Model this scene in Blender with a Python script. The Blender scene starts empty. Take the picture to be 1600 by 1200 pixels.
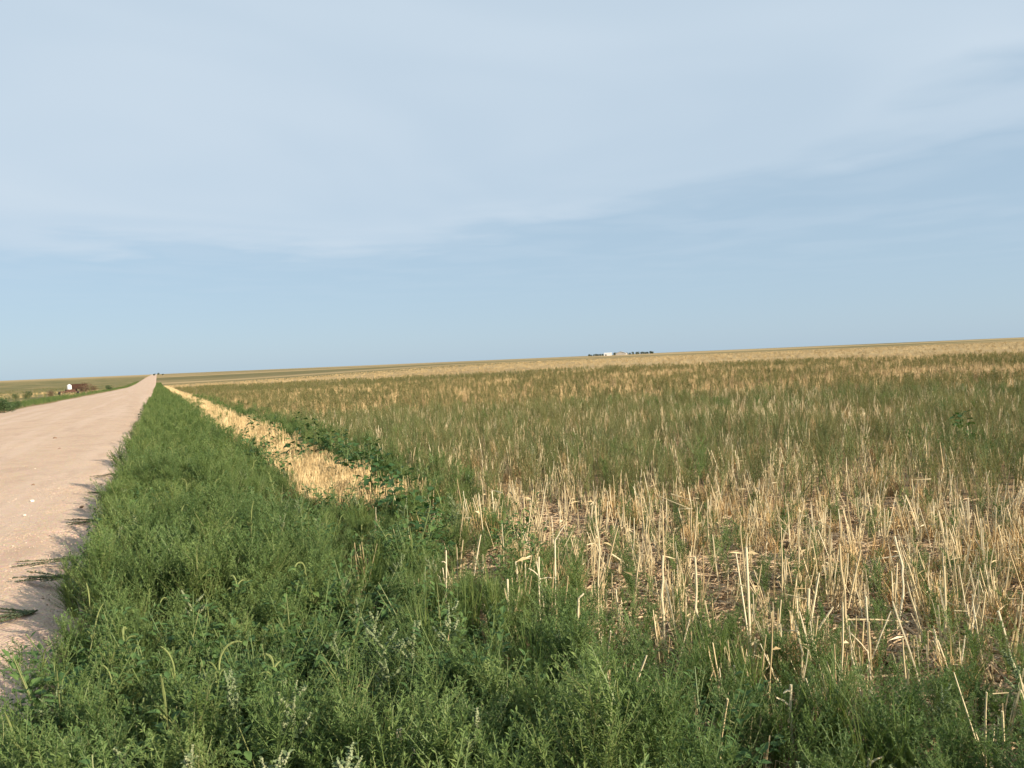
import bpy, math, random
import numpy as np
from mathutils import Vector, Matrix, Euler

random.seed(11)
RNG = np.random.default_rng(11)
S = bpy.context.scene
COL = S.collection
R = math.radians

# ------------------------------------------------------------------ camera
F_PX = 1200.0                       # focal length in pixels of the 1600 px wide photograph
EYE = Vector((0.0, 0.0, 1.6))
YAW, PITCH, ROLL = R(24.75), R(-1.86), R(2.45)
fwd = Vector((math.sin(YAW) * math.cos(PITCH), math.cos(YAW) * math.cos(PITCH), math.sin(PITCH)))
rgt0 = fwd.cross(Vector((0, 0, 1))).normalized()
up0 = rgt0.cross(fwd)
rgt = rgt0 * math.cos(ROLL) - up0 * math.sin(ROLL)
up = rgt0 * math.sin(ROLL) + up0 * math.cos(ROLL)
cam_data = bpy.data.cameras.new('camera')
cam_data.sensor_width = 36.0
cam_data.lens = 36.0 * F_PX / 1600.0
cam_data.clip_start = 0.05
cam_data.clip_end = 30000
cam = bpy.data.objects.new('camera', cam_data)
COL.objects.link(cam)
M = Matrix((rgt, up, -fwd)).transposed().to_4x4()
M.translation = EYE
cam.matrix_world = M
S.camera = cam

# ------------------------------------------------------------------ sky, sun, exposure
SUN_AZ = math.atan2(0.52, -0.854)    # direction towards the sun, clockwise from +Y (the road)
SUN_EL = R(24)
world = bpy.data.worlds.new('World')
S.world = world
world.use_nodes = True
wt = world.node_tree
wt.nodes.clear()


def N(tree, kind, **kw):
    n = tree.nodes.new(kind)
    for k, v in kw.items():
        setattr(n, k, v)
    return n


def math_node(tree, op, a, b=None, c=None, clamp=False):
    n = tree.nodes.new('ShaderNodeMath')
    n.operation = op
    n.use_clamp = clamp
    for i, v in enumerate((a, b, c)):
        if v is None:
            continue
        if isinstance(v, (int, float)):
            n.inputs[i].default_value = v
        else:
            tree.links.new(v, n.inputs[i])
    return n.outputs[0]


def map_range(tree, v, a, b, c=0.0, d=1.0, smooth=True):
    n = tree.nodes.new('ShaderNodeMapRange')
    n.interpolation_type = 'SMOOTHSTEP' if smooth else 'LINEAR'
    tree.links.new(v, n.inputs['Value'])
    for k, x in zip(('From Min', 'From Max', 'To Min', 'To Max'), (a, b, c, d)):
        n.inputs[k].default_value = x
    return n.outputs['Result']


def mix_color(tree, fac, a, b, blend='MIX'):
    n = tree.nodes.new('ShaderNodeMix')
    n.data_type = 'RGBA'
    n.blend_type = blend
    for sock, v in ((n.inputs[0], fac), (n.inputs[6], a), (n.inputs[7], b)):
        if isinstance(v, (int, float)):
            sock.default_value = v
        elif isinstance(v, (tuple, list)):
            sock.default_value = tuple(v) + (1.0,) if len(v) == 3 else v
        else:
            tree.links.new(v, sock)
    return n.outputs[2]


def noise_node(tree, vec, scale, detail=4.0, rough=0.55, dims='3D', distortion=0.0):
    n = tree.nodes.new('ShaderNodeTexNoise')
    n.noise_dimensions = dims
    n.inputs['Scale'].default_value = scale
    n.inputs['Detail'].default_value = detail
    n.inputs['Roughness'].default_value = rough
    n.inputs['Distortion'].default_value = distortion
    if vec is not None:
        tree.links.new(vec, n.inputs['Vector'])
    return n.outputs['Fac']


sky = N(wt, 'ShaderNodeTexSky', sky_type='NISHITA')
sky.sun_disc = False
sky.sun_elevation = SUN_EL
sky.sun_rotation = SUN_AZ
sky.altitude = 1400
sky.air_density = 1.0
sky.dust_density = 2.2
sky.ozone_density = 1.6
tc = N(wt, 'ShaderNodeTexCoord')
sep = N(wt, 'ShaderNodeSeparateXYZ')
wt.links.new(tc.outputs['Generated'], sep.inputs[0])
gx, gy, gz = sep.outputs
# thin stratus deck: directions projected on a level layer overhead
zc = math_node(wt, 'MAXIMUM', gz, 0.03)
cx = math_node(wt, 'DIVIDE', gx, zc)
cy = math_node(wt, 'DIVIDE', gy, zc)
comb = N(wt, 'ShaderNodeCombineXYZ')
wt.links.new(cx, comb.inputs[0])
wt.links.new(cy, comb.inputs[1])
big = noise_node(wt, comb.outputs[0], 0.42, 3.0, 0.5, distortion=0.6)
lobes = noise_node(wt, comb.outputs[0], 1.15, 3.0, 0.45, distortion=0.3)
fine = noise_node(wt, comb.outputs[0], 1.7, 6.0, 0.6, distortion=1.1)
dist = math_node(wt, 'SQRT', math_node(wt, 'ADD', math_node(wt, 'MULTIPLY', cx, cx), math_node(wt, 'MULTIPLY', cy, cy)))
# the deck ends along a line that comes nearer towards the east
east = math_node(wt, 'SUBTRACT', math_node(wt, 'MULTIPLY', cx, 0.95), math_node(wt, 'MULTIPLY', cy, 0.42))
east = math_node(wt, 'MAXIMUM', east, -1.0)
edge = math_node(wt, 'ADD', dist, math_node(wt, 'MULTIPLY', east, 0.85))
edge = math_node(wt, 'ADD', edge, math_node(wt, 'MULTIPLY', math_node(wt, 'SUBTRACT', big, 0.5), 5.2))
edge = math_node(wt, 'ADD', edge, math_node(wt, 'MULTIPLY', math_node(wt, 'SUBTRACT', fine, 0.5), 0.9))
edge = math_node(wt, 'ADD', edge, math_node(wt, 'MULTIPLY', math_node(wt, 'SUBTRACT', lobes, 0.5), 3.4))
deck = map_range(wt, edge, 4.8, 7.0, 1.0, 0.0)
wisps = math_node(wt, 'MULTIPLY', map_range(wt, big, 0.3, 0.7, 0.0, 1.0), 0.42)
deck = math_node(wt, 'MULTIPLY', deck, math_node(wt, 'ADD', 0.5, wisps))
CLOUD = (3.72, 4.35, 4.98)
VEIL = (2.60, 3.45, 4.22)
veiled = mix_color(wt, 0.86, sky.outputs[0], VEIL)
low_haze = math_node(wt, 'MULTIPLY', map_range(wt, lobes, 0.35, 0.7, 0.0, 1.0), map_range(wt, gz, 0.05, 0.16, 0.0, 0.2))
deck = math_node(wt, 'MAXIMUM', deck, low_haze)
clouded = mix_color(wt, deck, veiled, CLOUD)
bg = N(wt, 'ShaderNodeBackground')
bg.inputs['Strength'].default_value = 0.0635
wt.links.new(clouded, bg.inputs['Color'])
wout = N(wt, 'ShaderNodeOutputWorld')
wt.links.new(bg.outputs[0], wout.inputs[0])

sun_data = bpy.data.lights.new('sun', 'SUN')
sun_data.energy = 3.4
sun_data.angle = R(0.6)
sun_data.color = (1.0, 0.85, 0.67)
sun = bpy.data.objects.new('sun', sun_data)
COL.objects.link(sun)
to_sun = Vector((math.sin(SUN_AZ) * math.cos(SUN_EL), math.cos(SUN_AZ) * math.cos(SUN_EL), math.sin(SUN_EL)))
sun.rotation_euler = to_sun.to_track_quat('Z', 'Y').to_euler()
sun.location = (20, -20, 30)

S.view_settings.view_transform = 'Standard'
S.view_settings.look = 'None'
S.view_settings.gamma = 1
S.view_settings.use_curve_mapping = False
S.view_settings.exposure = 1.4
S.cycles.max_bounces = 5
S.cycles.diffuse_bounces = 3
S.cycles.glossy_bounces = 2
S.cycles.transmission_bounces = 3
S.cycles.transparent_max_bounces = 4
S.cycles.caustics_reflective = False
S.cycles.caustics_refractive = False
S.cycles.use_denoising = True
S.cycles.use_adaptive_sampling = True
S.cycles.adaptive_threshold = 0.02
S.render.filter_size = 1.7


# ------------------------------------------------------------------ terrain
def smooth(t):
    t = np.clip(t, 0, 1)
    return t * t * (3 - 2 * t)


PY = np.array([-400, 0, 200, 315, 420, 590, 900, 1500, 2500, 9000.])
PZ = np.array([0.0, 0.0, -1.9, -2.85, -3.05, -2.3, -0.9, 0.6, 1.35, 1.2])


def terrain(x, y):
    x = np.asarray(x, float)
    y = np.asarray(y, float)
    w = 1 - smooth((x - 4) / (30 + 0.35 * np.maximum(y, 0)))
    z = np.interp(y, PY, PZ) * w
    z = z + 0.05 * np.sin(x * 0.21 + 1.0) * np.cos(y * 0.16) * smooth((x - 3) / 10) * smooth((80 - np.hypot(x, y)) / 50)
    z = z + 0.5 * np.sin(x * 0.004 + 0.5) * np.cos(y * 0.003) * smooth((np.hypot(x, y) - 300) / 900)
    return z


def tz(x, y):
    return float(terrain(x, y))


def ray(px, py):
    return (fwd * F_PX + rgt * (px - 800) - up * (py - 600)).normalized()


def at(px, py, h=0.0):
    """Ground point under the place whose height-h point shows at that pixel of the photograph."""
    d = ray(px, py)
    t = 3.0
    for _ in range(60):
        p = EYE + d * t
        want = tz(p.x, p.y) + h
        if d.z > -1e-5:
            break
        t = t + 0.7 * ((want - EYE.z) / d.z - t)
    p = EYE + d * t
    return Vector((p.x, p.y, tz(p.x, p.y)))


def along(px, py, dist):
    d = ray(px, py)
    return EYE + d * (dist / math.hypot(d.x, d.y))


def project(x, y, z):
    dx, dy, dz = np.asarray(x) - EYE.x, np.asarray(y) - EYE.y, np.asarray(z) - EYE.z
    a = dx * rgt.x + dy * rgt.y + dz * rgt.z
    b = dx * up.x + dy * up.y + dz * up.z
    c = dx * fwd.x + dy * fwd.y + dz * fwd.z
    c = np.where(c < 0.05, 0.05, c)
    return 800 + F_PX * a / c, 600 - F_PX * b / c, c


# ------------------------------------------------------------------ materials
def new_mat(name):
    m = bpy.data.materials.new(name)
    m.use_nodes = True
    t = m.node_tree
    t.nodes.clear()
    out = N(t, 'ShaderNodeOutputMaterial')
    return m, t, out


def principled(t, out, color, rough=0.7, spec=0.3, normal=None, connect=True):
    p = N(t, 'ShaderNodeBsdfPrincipled')
    if isinstance(color, tuple):
        p.inputs['Base Color'].default_value = color + (1,)
    else:
        t.links.new(color, p.inputs['Base Color'])
    if isinstance(rough, (int, float)):
        p.inputs['Roughness'].default_value = rough
    else:
        t.links.new(rough, p.inputs['Roughness'])
    p.inputs['Specular IOR Level'].default_value = spec
    if normal is not None:
        t.links.new(normal, p.inputs['Normal'])
    if connect:
        t.links.new(p.outputs[0], out.inputs[0])
    return p


def ramp(t, fac, stops):
    n = N(t, 'ShaderNodeValToRGB')
    el = n.color_ramp.elements
    while len(el) < len(stops):
        el.new(0.5)
    for e, (p, c) in zip(el, stops):
        e.position = p
        e.color = tuple(c) + (1,)
    t.links.new(fac, n.inputs[0])
    return n.outputs[0]


def leaf_mat(name, stops, trans=0.3, rough=0.55, spec=0.25, patch=0.6):
    """Leaf tissue: colour differs from plant to plant, leaf to leaf and in broad patches over the ground."""
    m, t, out = new_mat(name)
    oi = N(t, 'ShaderNodeObjectInfo')
    at_ = N(t, 'ShaderNodeAttribute', attribute_name='tint')
    geo = N(t, 'ShaderNodeNewGeometry')
    pn = noise_node(t, geo.outputs['Position'], patch, 2.0, 0.5)
    v = math_node(t, 'MULTIPLY', oi.outputs['Random'], 0.36)
    v = math_node(t, 'ADD', v, math_node(t, 'MULTIPLY', at_.outputs['Fac'], 0.34))
    v = math_node(t, 'ADD', v, math_node(t, 'MULTIPLY', map_range(t, pn, 0.3, 0.7), 0.3))
    c = ramp(t, v, stops)
    p = principled(t, out, c, rough, spec, connect=False)
    tr = N(t, 'ShaderNodeBsdfTranslucent')
    t.links.new(mix_color(t, 1.0, c, (1.0, 1.0, 0.55), 'MULTIPLY'), tr.inputs[0])
    mx = N(t, 'ShaderNodeMixShader')
    mx.inputs[0].default_value = trans
    t.links.new(p.outputs[0], mx.inputs[1])
    t.links.new(tr.outputs[0], mx.inputs[2])
    t.links.new(mx.outputs[0], out.inputs[0])
    return m


def stalk_mat(name, stops, rough=0.55, spec=0.3):
    m, t, out = new_mat(name)
    oi = N(t, 'ShaderNodeObjectInfo')
    at_ = N(t, 'ShaderNodeAttribute', attribute_name='tint')
    geo = N(t, 'ShaderNodeNewGeometry')
    n1 = noise_node(t, geo.outputs['Position'], 40.0, 3.0, 0.6)
    v = math_node(t, 'ADD', math_node(t, 'MULTIPLY', oi.outputs['Random'], 0.35), math_node(t, 'MULTIPLY', at_.outputs['Fac'], 0.45))
    v = math_node(t, 'ADD', v, math_node(t, 'MULTIPLY', n1, 0.25))
    principled(t, out, ramp(t, v, stops), rough, spec)
    return m


def plain_mat(name, color, rough=0.7, spec=0.3, scale=6.0, amount=0.25, metallic=0.0):
    m, t, out = new_mat(name)
    tcn = N(t, 'ShaderNodeTexCoord')
    n1 = noise_node(t, tcn.outputs['Object'], scale, 5.0, 0.6)
    a = tuple(x * (1 - amount) for x in color)
    b = tuple(min(1, x * (1 + amount)) for x in color)
    p = principled(t, out, mix_color(t, map_range(t, n1, 0.3, 0.7), a, b), rough, spec)
    p.inputs['Metallic'].default_value = metallic
    return m


MAT = {}
MAT['kochia'] = leaf_mat('feathery_leaf', [(0.1, (0.062, 0.115, 0.038)), (0.42, (0.122, 0.198, 0.062)), (0.72, (0.190, 0.265, 0.082)), (1.0, (0.295, 0.340, 0.125))], trans=0.4)
MAT['field_weed'] = leaf_mat('olive_leaf', [(0.1, (0.098, 0.110, 0.046)), (0.38, (0.180, 0.172, 0.072)), (0.68, (0.270, 0.226, 0.098)), (1.0, (0.36, 0.28, 0.128))], trans=0.35, patch=0.15)
MAT['pigweed'] = leaf_mat('oval_leaf', [(0.1, (0.045, 0.098, 0.034)), (0.5, (0.090, 0.165, 0.050)), (1.0, (0.165, 0.245, 0.068))], rough=0.6)
MAT['lambs'] = leaf_mat('grey_green_leaf', [(0.1, (0.075, 0.120, 0.058)), (0.5, (0.125, 0.180, 0.085)), (1.0, (0.200, 0.250, 0.120))], rough=0.7)
MAT['broad'] = leaf_mat('dark_broad_leaf', [(0.1, (0.030, 0.075, 0.028)), (0.5, (0.058, 0.122, 0.040)), (1.0, (0.125, 0.210, 0.052))], trans=0.3, rough=0.6, spec=0.2)
MAT['mat_leaf'] = leaf_mat('tiny_mat_leaf', [(0.1, (0.075, 0.105, 0.060)), (0.5, (0.115, 0.150, 0.080)), (1.0, (0.165, 0.190, 0.100))], trans=0.3)
MAT['stem'] = stalk_mat('green_stem', [(0.1, (0.080, 0.130, 0.040)), (0.6, (0.140, 0.190, 0.065)), (1.0, (0.220, 0.210, 0.090))])
MAT['red_stem'] = stalk_mat('reddish_stem', [(0.1, (0.12, 0.07, 0.04)), (1.0, (0.22, 0.13, 0.07))])
MAT['spike'] = leaf_mat('seed_spike', [(0.1, (0.17, 0.22, 0.075)), (0.5, (0.24, 0.29, 0.105)), (1.0, (0.34, 0.36, 0.15))], trans=0.25, rough=0.8)
MAT['pale_seed'] = leaf_mat('pale_seed', [(0.1, (0.19, 0.24, 0.125)), (0.5, (0.27, 0.32, 0.17)), (1.0, (0.40, 0.41, 0.25))], trans=0.2, rough=0.85)
MAT['straw'] = stalk_mat('straw', [(0.05, (0.241, 0.163, 0.082)), (0.3, (0.413, 0.314, 0.163)), (0.55, (0.585, 0.482, 0.284)), (0.85, (0.722, 0.645, 0.447))])
MAT['gold'] = stalk_mat('golden_straw', [(0.05, (0.310, 0.206, 0.095)), (0.4, (0.516, 0.378, 0.181)), (0.7, (0.619, 0.482, 0.258)), (1.0, (0.705, 0.602, 0.378))])
MAT['tan_straw'] = stalk_mat('tan_straw', [(0.05, (0.24, 0.165, 0.075)), (0.4, (0.37, 0.27, 0.125)), (0.7, (0.46, 0.345, 0.17)), (1.0, (0.56, 0.44, 0.24))])
MAT['litter'] = stalk_mat('straw_litter', [(0.05, (0.206, 0.133, 0.077)), (0.4, (0.361, 0.254, 0.150)), (1.0, (0.550, 0.430, 0.275))], rough=0.75)
MAT['dry'] = stalk_mat('dry_leaf', [(0.05, (0.30, 0.18, 0.07)), (0.5, (0.48, 0.33, 0.15)), (1.0, (0.62, 0.48, 0.25))], rough=0.75)


def ground_material():
    m, t, out = new_mat('field_soil')
    geo = N(t, 'ShaderNodeNewGeometry')
    pos = geo.outputs['Position']
    sp = N(t, 'ShaderNodeSeparateXYZ')
    t.links.new(pos, sp.inputs[0])
    X, Y = sp.outputs[0], sp.outputs[1]
    nf = noise_node(t, pos, 55.0, 6.0, 0.7)
    nm = noise_node(t, pos, 5.0, 5.0, 0.6)
    nl = noise_node(t, pos, 0.35, 4.0, 0.6)
    soil = ramp(t, nf, [(0.3, (0.112, 0.073, 0.047)), (0.55, (0.198, 0.133, 0.086)), (0.75, (0.292, 0.211, 0.138))])
    strawc = ramp(t, nf, [(0.3, (0.189, 0.120, 0.065)), (0.55, (0.344, 0.241, 0.125)), (0.75, (0.473, 0.353, 0.189))])
    near = mix_color(t, map_range(t, nm, 0.32, 0.56), soil, strawc)
    # golden strip beside the verge
    strip = math_node(t, 'MULTIPLY', map_range(t, X, 1.2, 1.5), map_range(t, X, 3.0, 2.6))
    strip = math_node(t, 'MULTIPLY', strip, map_range(t, Y, 6.5, 8.5))
    c = mix_color(t, strip, near, strawc)
    # far cropped land: pale stubble with long strips of green and tan
    sv = N(t, 'ShaderNodeVectorMath', operation='MULTIPLY')
    t.links.new(pos, sv.inputs[0])
    sv.inputs[1].default_value = (0.0009, 0.0026, 0.0)
    bands = noise_node(t, sv.outputs[0], 1.0, 3.0, 0.55)
    sv2 = N(t, 'ShaderNodeVectorMath', operation='MULTIPLY')
    t.links.new(pos, sv2.inputs[0])
    sv2.inputs[1].default_value = (0.03, 0.05, 0.0)
    mid = noise_node(t, sv2.outputs[0], 1.0, 5.0, 0.65)
    tan = ramp(t, mid, [(0.3, (0.284, 0.206, 0.099)), (0.5, (0.335, 0.249, 0.122)), (0.7, (0.387, 0.297, 0.155))])
    olive = ramp(t, mid, [(0.3, (0.085, 0.088, 0.036)), (0.7, (0.20, 0.165, 0.075))])
    far = mix_color(t, map_range(t, bands, 0.47, 0.56), tan, olive)
    diag = math_node(t, 'ADD', X, math_node(t, 'MULTIPLY', Y, 0.36))
    diag = math_node(t, 'ADD', diag, math_node(t, 'MULTIPLY', math_node(t, 'SUBTRACT', nl, 0.5), 14.0))
    c = mix_color(t, map_range(t, diag, 66.0, 80.0), c, far)
    # pasture on the other side of the road
    past = ramp(t, noise_node(t, sv2.outputs[0], 1.6, 5.0, 0.6), [(0.3, (0.070, 0.082, 0.032)), (0.48, (0.14, 0.135, 0.055)), (0.6, (0.27, 0.205, 0.095)), (0.75, (0.17, 0.115, 0.06))])
    past = mix_color(t, map_range(t, Y, 700.0, 1500.0), past, tan)
    c = mix_color(t, map_range(t, X, -10.4, -11.4), c, past)
    bump = N(t, 'ShaderNodeBump')
    bump.inputs['Strength'].default_value = 0.8
    bump.inputs['Distance'].default_value = 0.03
    t.links.new(math_node(t, 'ADD', nf, math_node(t, 'MULTIPLY', nm, 2.0)), bump.inputs['Height'])
    principled(t, out, c, 0.95, 0.1, bump.outputs[0])
    return m


def road_material():
    m, t, out = new_mat('pale_gravel')
    geo = N(t, 'ShaderNodeNewGeometry')
    pos = geo.outputs['Position']
    vor = N(t, 'ShaderNodeTexVoronoi')
    vor.inputs['Scale'].default_value = 48.0
    t.links.new(pos, vor.inputs['Vector'])
    nf = noise_node(t, pos, 90.0, 5.0, 0.7)
    nm = noise_node(t, pos, 2.3, 5.0, 0.62)
    sv = N(t, 'ShaderNodeVectorMath', operation='MULTIPLY')
    t.links.new(pos, sv.inputs[0])
    sv.inputs[1].default_value = (1.1, 0.035, 0.0)
    tracks = noise_node(t, sv.outputs[0], 1.0, 3.0, 0.5)
    c = ramp(t, nf, [(0.28, (0.353, 0.245, 0.163)), (0.5, (0.516, 0.378, 0.271)), (0.72, (0.636, 0.490, 0.374))])
    c = mix_color(t, 0.25, c, vor.outputs['Color'], 'SOFT_LIGHT')
    c = mix_color(t, map_range(t, nm, 0.42, 0.7, 0.0, 0.34), c, (0.37, 0.265, 0.19))
    c = mix_color(t, map_range(t, tracks, 0.45, 0.65, 0.0, 0.45), c, (0.585, 0.455, 0.355))
    sv3 = N(t, 'ShaderNodeVectorMath', operation='MULTIPLY')
    t.links.new(pos, sv3.inputs[0])
    sv3.inputs[1].default_value = (0.9, 0.3, 0.0)
    worn = noise_node(t, sv3.outputs[0], 1.4, 6.0, 0.68)
    c = mix_color(t, map_range(t, worn, 0.48, 0.68, 0.0, 0.5), c, (0.385, 0.275, 0.205))
    bump = N(t, 'ShaderNodeBump')
    bump.inputs['Strength'].default_value = 0.7
    bump.inputs['Distance'].default_value = 0.012
    h = math_node(t, 'ADD', math_node(t, 'MULTIPLY', vor.outputs['Distance'], -1.2), math_node(t, 'MULTIPLY', nf, 0.8))
    h = math_node(t, 'ADD', h, math_node(t, 'MULTIPLY', noise_node(t, pos, 7.0, 4.0, 0.6), 2.2))
    t.links.new(h, bump.inputs['Height'])
    principled(t, out, c, 0.92, 0.15, bump.outputs[0])
    return m


# ------------------------------------------------------------------ mesh helpers
class MB:
    """Collects vertices, faces, a material slot and a random tint per piece."""

    def __init__(self):
        self.v, self.f, self.m, self.t = [], [], [], []

    def add(self, verts, faces, slot=0, tint=0.5):
        o = len(self.v)
        self.v.extend(verts)
        for f in faces:
            self.f.append(tuple(i + o for i in f))
            self.m.append(slot)
            self.t.append(tint)

    def mesh(self, name, mats, smooth_shade=False):
        me = bpy.data.meshes.new(name)
        me.from_pydata([tuple(p) for p in self.v], [], self.f)
        for mt in mats:
            me.materials.append(mt)
        if len(mats) > 1:
            me.polygons.foreach_set('material_index', self.m)
        a = me.attributes.new('tint', 'FLOAT', 'FACE')
        a.data.foreach_set('value', self.t)
        if smooth_shade:
            me.polygons.foreach_set('use_smooth', [True] * len(self.f))
        me.update()
        return me

    def tube(self, pts, radii, sides=4, slot=0, tint=None, cap=True):
        tint = random.random() if tint is None else tint
        pts = [Vector(p) for p in pts]
        vs, fs = [], []
        ref = Vector((0.31, 0.77, 0.2))
        n = len(pts)
        for i, p in enumerate(pts):
            d = (pts[min(i + 1, n - 1)] - pts[max(i - 1, 0)])
            d = d.normalized() if d.length > 1e-9 else Vector((0, 0, 1))
            a = d.cross(ref)
            if a.length < 1e-3:
                a = d.cross(Vector((1, 0, 0)))
            a.normalize()
            b = d.cross(a)
            for k in range(sides):
                an = 2 * math.pi * k / sides
                vs.append(p + (a * math.cos(an) + b * math.sin(an)) * radii[i])
        for i in range(n - 1):
            for k in range(sides):
                k2 = (k + 1) % sides
                fs.append((i * sides + k, i * sides + k2, (i + 1) * sides + k2, (i + 1) * sides + k))
        if cap:
            fs.append(tuple(range((n - 1) * sides, n * sides)))
        self.add(vs, fs, slot, tint)

    def leaf(self, base, d, nrm, length, width, slot=0, tint=None, fold=0.15, droop=0.0):
        """Folded diamond: two triangles."""
        tint = random.random() if tint is None else tint
        d = d.normalized()
        s = d.cross(nrm)
        if s.length < 1e-4:
            s = d.cross(Vector((1, 0, 0.1)))
        s.normalize()
        n2 = s.cross(d)
        mid = base + d * length * 0.45
        tip = base + d * length - Vector((0, 0, droop * length))
        self.add([base, mid + s * width * 0.5 + n2 * fold * width, tip, mid - s * width * 0.5 + n2 * fold * width],
                 [(0, 1, 2), (0, 2, 3)], slot, tint)

    def blade(self, base, d, nrm, length, width, slot=0, tint=None, shape=(0.55, 1.0, 0.75, 0.0), fold=0.2, droop=0.4, petiole=0.0):
        """Wider leaf with a midrib fold and a droop, in several strips."""
        tint = random.random() if tint is None else tint
        d = d.normalized()
        s = d.cross(nrm).normalized()
        n2 = s.cross(d)
        vs, fs = [], []
        k = len(shape)
        for i in range(k + 1):
            t = i / k
            w = (0.06 if i == 0 else shape[i - 1]) * width * 0.5
            c = base + d * (length * t + petiole) - n2 * droop * length * t * t
            wob = 0.06 * width * math.sin(i * 2.1)
            vs += [c + s * w + n2 * (fold * w + wob), c, c - s * w + n2 * (fold * w - wob)]
        for i in range(k):
            a = i * 3
            fs += [(a, a + 1, a + 4, a + 3), (a + 1, a + 2, a + 5, a + 4)]
        self.add(vs, fs, slot, tint)
        if petiole > 0:
            self.tube([base, base + d * petiole], [width * 0.03, width * 0.025], 3, slot, tint, cap=False)


def rvec(z=0.0, flat=False):
    a = random.uniform(0, 2 * math.pi)
    return Vector((math.cos(a), math.sin(a), z))


def obj(name, me, parent=None, loc=None, rot=None, scale=None):
    o = bpy.data.objects.new(name, me)
    COL.objects.link(o)
    if parent is not None:
        o.parent = parent
    if loc is not None:
        o.location = loc
    if rot is not None:
        o.rotation_euler = rot
    if scale is not None:
        o.scale = (scale, scale, scale) if isinstance(scale, (int, float)) else scale
    return o


def tag(o, label=None, cat=None, group=None, kind=None):
    for k, v in (('label', label), ('category', cat), ('group', group), ('kind', kind)):
        if v:
            o[k] = v
    return o


def empty(name, loc, rz=0.0, tilt=(0, 0), scale=1.0):
    o = bpy.data.objects.new(name, None)
    COL.objects.link(o)
    o.empty_display_size = 0.1
    o.location = loc
    o.rotation_euler = (tilt[0], tilt[1], rz)
    o.scale = (scale, scale, scale)
    return o


# ------------------------------------------------------------------ ground and road
def spaced(lo, hi, n, k):
    a = np.linspace(-1, 1, n)
    s = np.sinh(k * a) / math.sinh(k)
    return np.where(s < 0, -s * lo, s * hi)


gxs = np.unique(np.concatenate([spaced(-7000, 7000, 281, 9.0), np.array([-10.6, -10.0, -9.4, -1.2, -0.9, -0.6, -0.3])]))
gys = np.unique(np.concatenate([-np.geomspace(1, 60, 14), [0], np.geomspace(0.7, 9000, 400)]))
GX, GY = np.meshgrid(gxs, gys)
GZ = terrain(GX, GY)
under = smooth((GX + 10.7) / 0.5) * smooth((-0.35 - GX) / 0.5)
GZ = GZ - 0.12 * under * (GY < 3000)
nx = len(gxs)
verts = np.stack([GX.ravel(), GY.ravel(), GZ.ravel()], 1)
faces = [(j * nx + i, j * nx + i + 1, (j + 1) * nx + i + 1, (j + 1) * nx + i) for j in range(len(gys) - 1) for i in range(nx - 1)]
me = bpy.data.meshes.new('ground')
me.from_pydata(verts.tolist(), [], faces)
me.materials.append(ground_material())
me.polygons.foreach_set('use_smooth', [True] * len(faces))
tag(obj('ground', me), kind='structure')

ry = np.unique(np.concatenate([np.linspace(-20, 40, 161), gys[(gys > 40) & (gys < 2600)]]))
rt = np.linspace(0, 1, 25)
rv = []
for y in ry:
    e = 0.12 * math.sin(y * 1.3) + 0.10 * math.sin(y * 3.1 + 1) + 0.06 * math.sin(y * 7.7)
    x1 = -0.62 + e * (1 if y < 60 else 0.6)
    x0 = -10.2 + 0.2 * math.sin(y * 0.23)
    for t_ in rt:
        x = x0 + (x1 - x0) * t_
        crown = 0.07 * math.sin(math.pi * t_)
        lip = 0.014 if 0 < t_ < 1 else -0.1
        rv.append((x, y, tz(x, y) + lip + crown))
w_ = len(rt)
rf = [(j * w_ + i, j * w_ + i + 1, (j + 1) * w_ + i + 1, (j + 1) * w_ + i) for j in range(len(ry) - 1) for i in range(w_ - 1)]
me = bpy.data.meshes.new('road')
me.from_pydata(rv, [], rf)
me.materials.append(road_material())
me.polygons.foreach_set('use_smooth', [True] * len(rf))
tag(obj('road', me), kind='structure')


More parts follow.
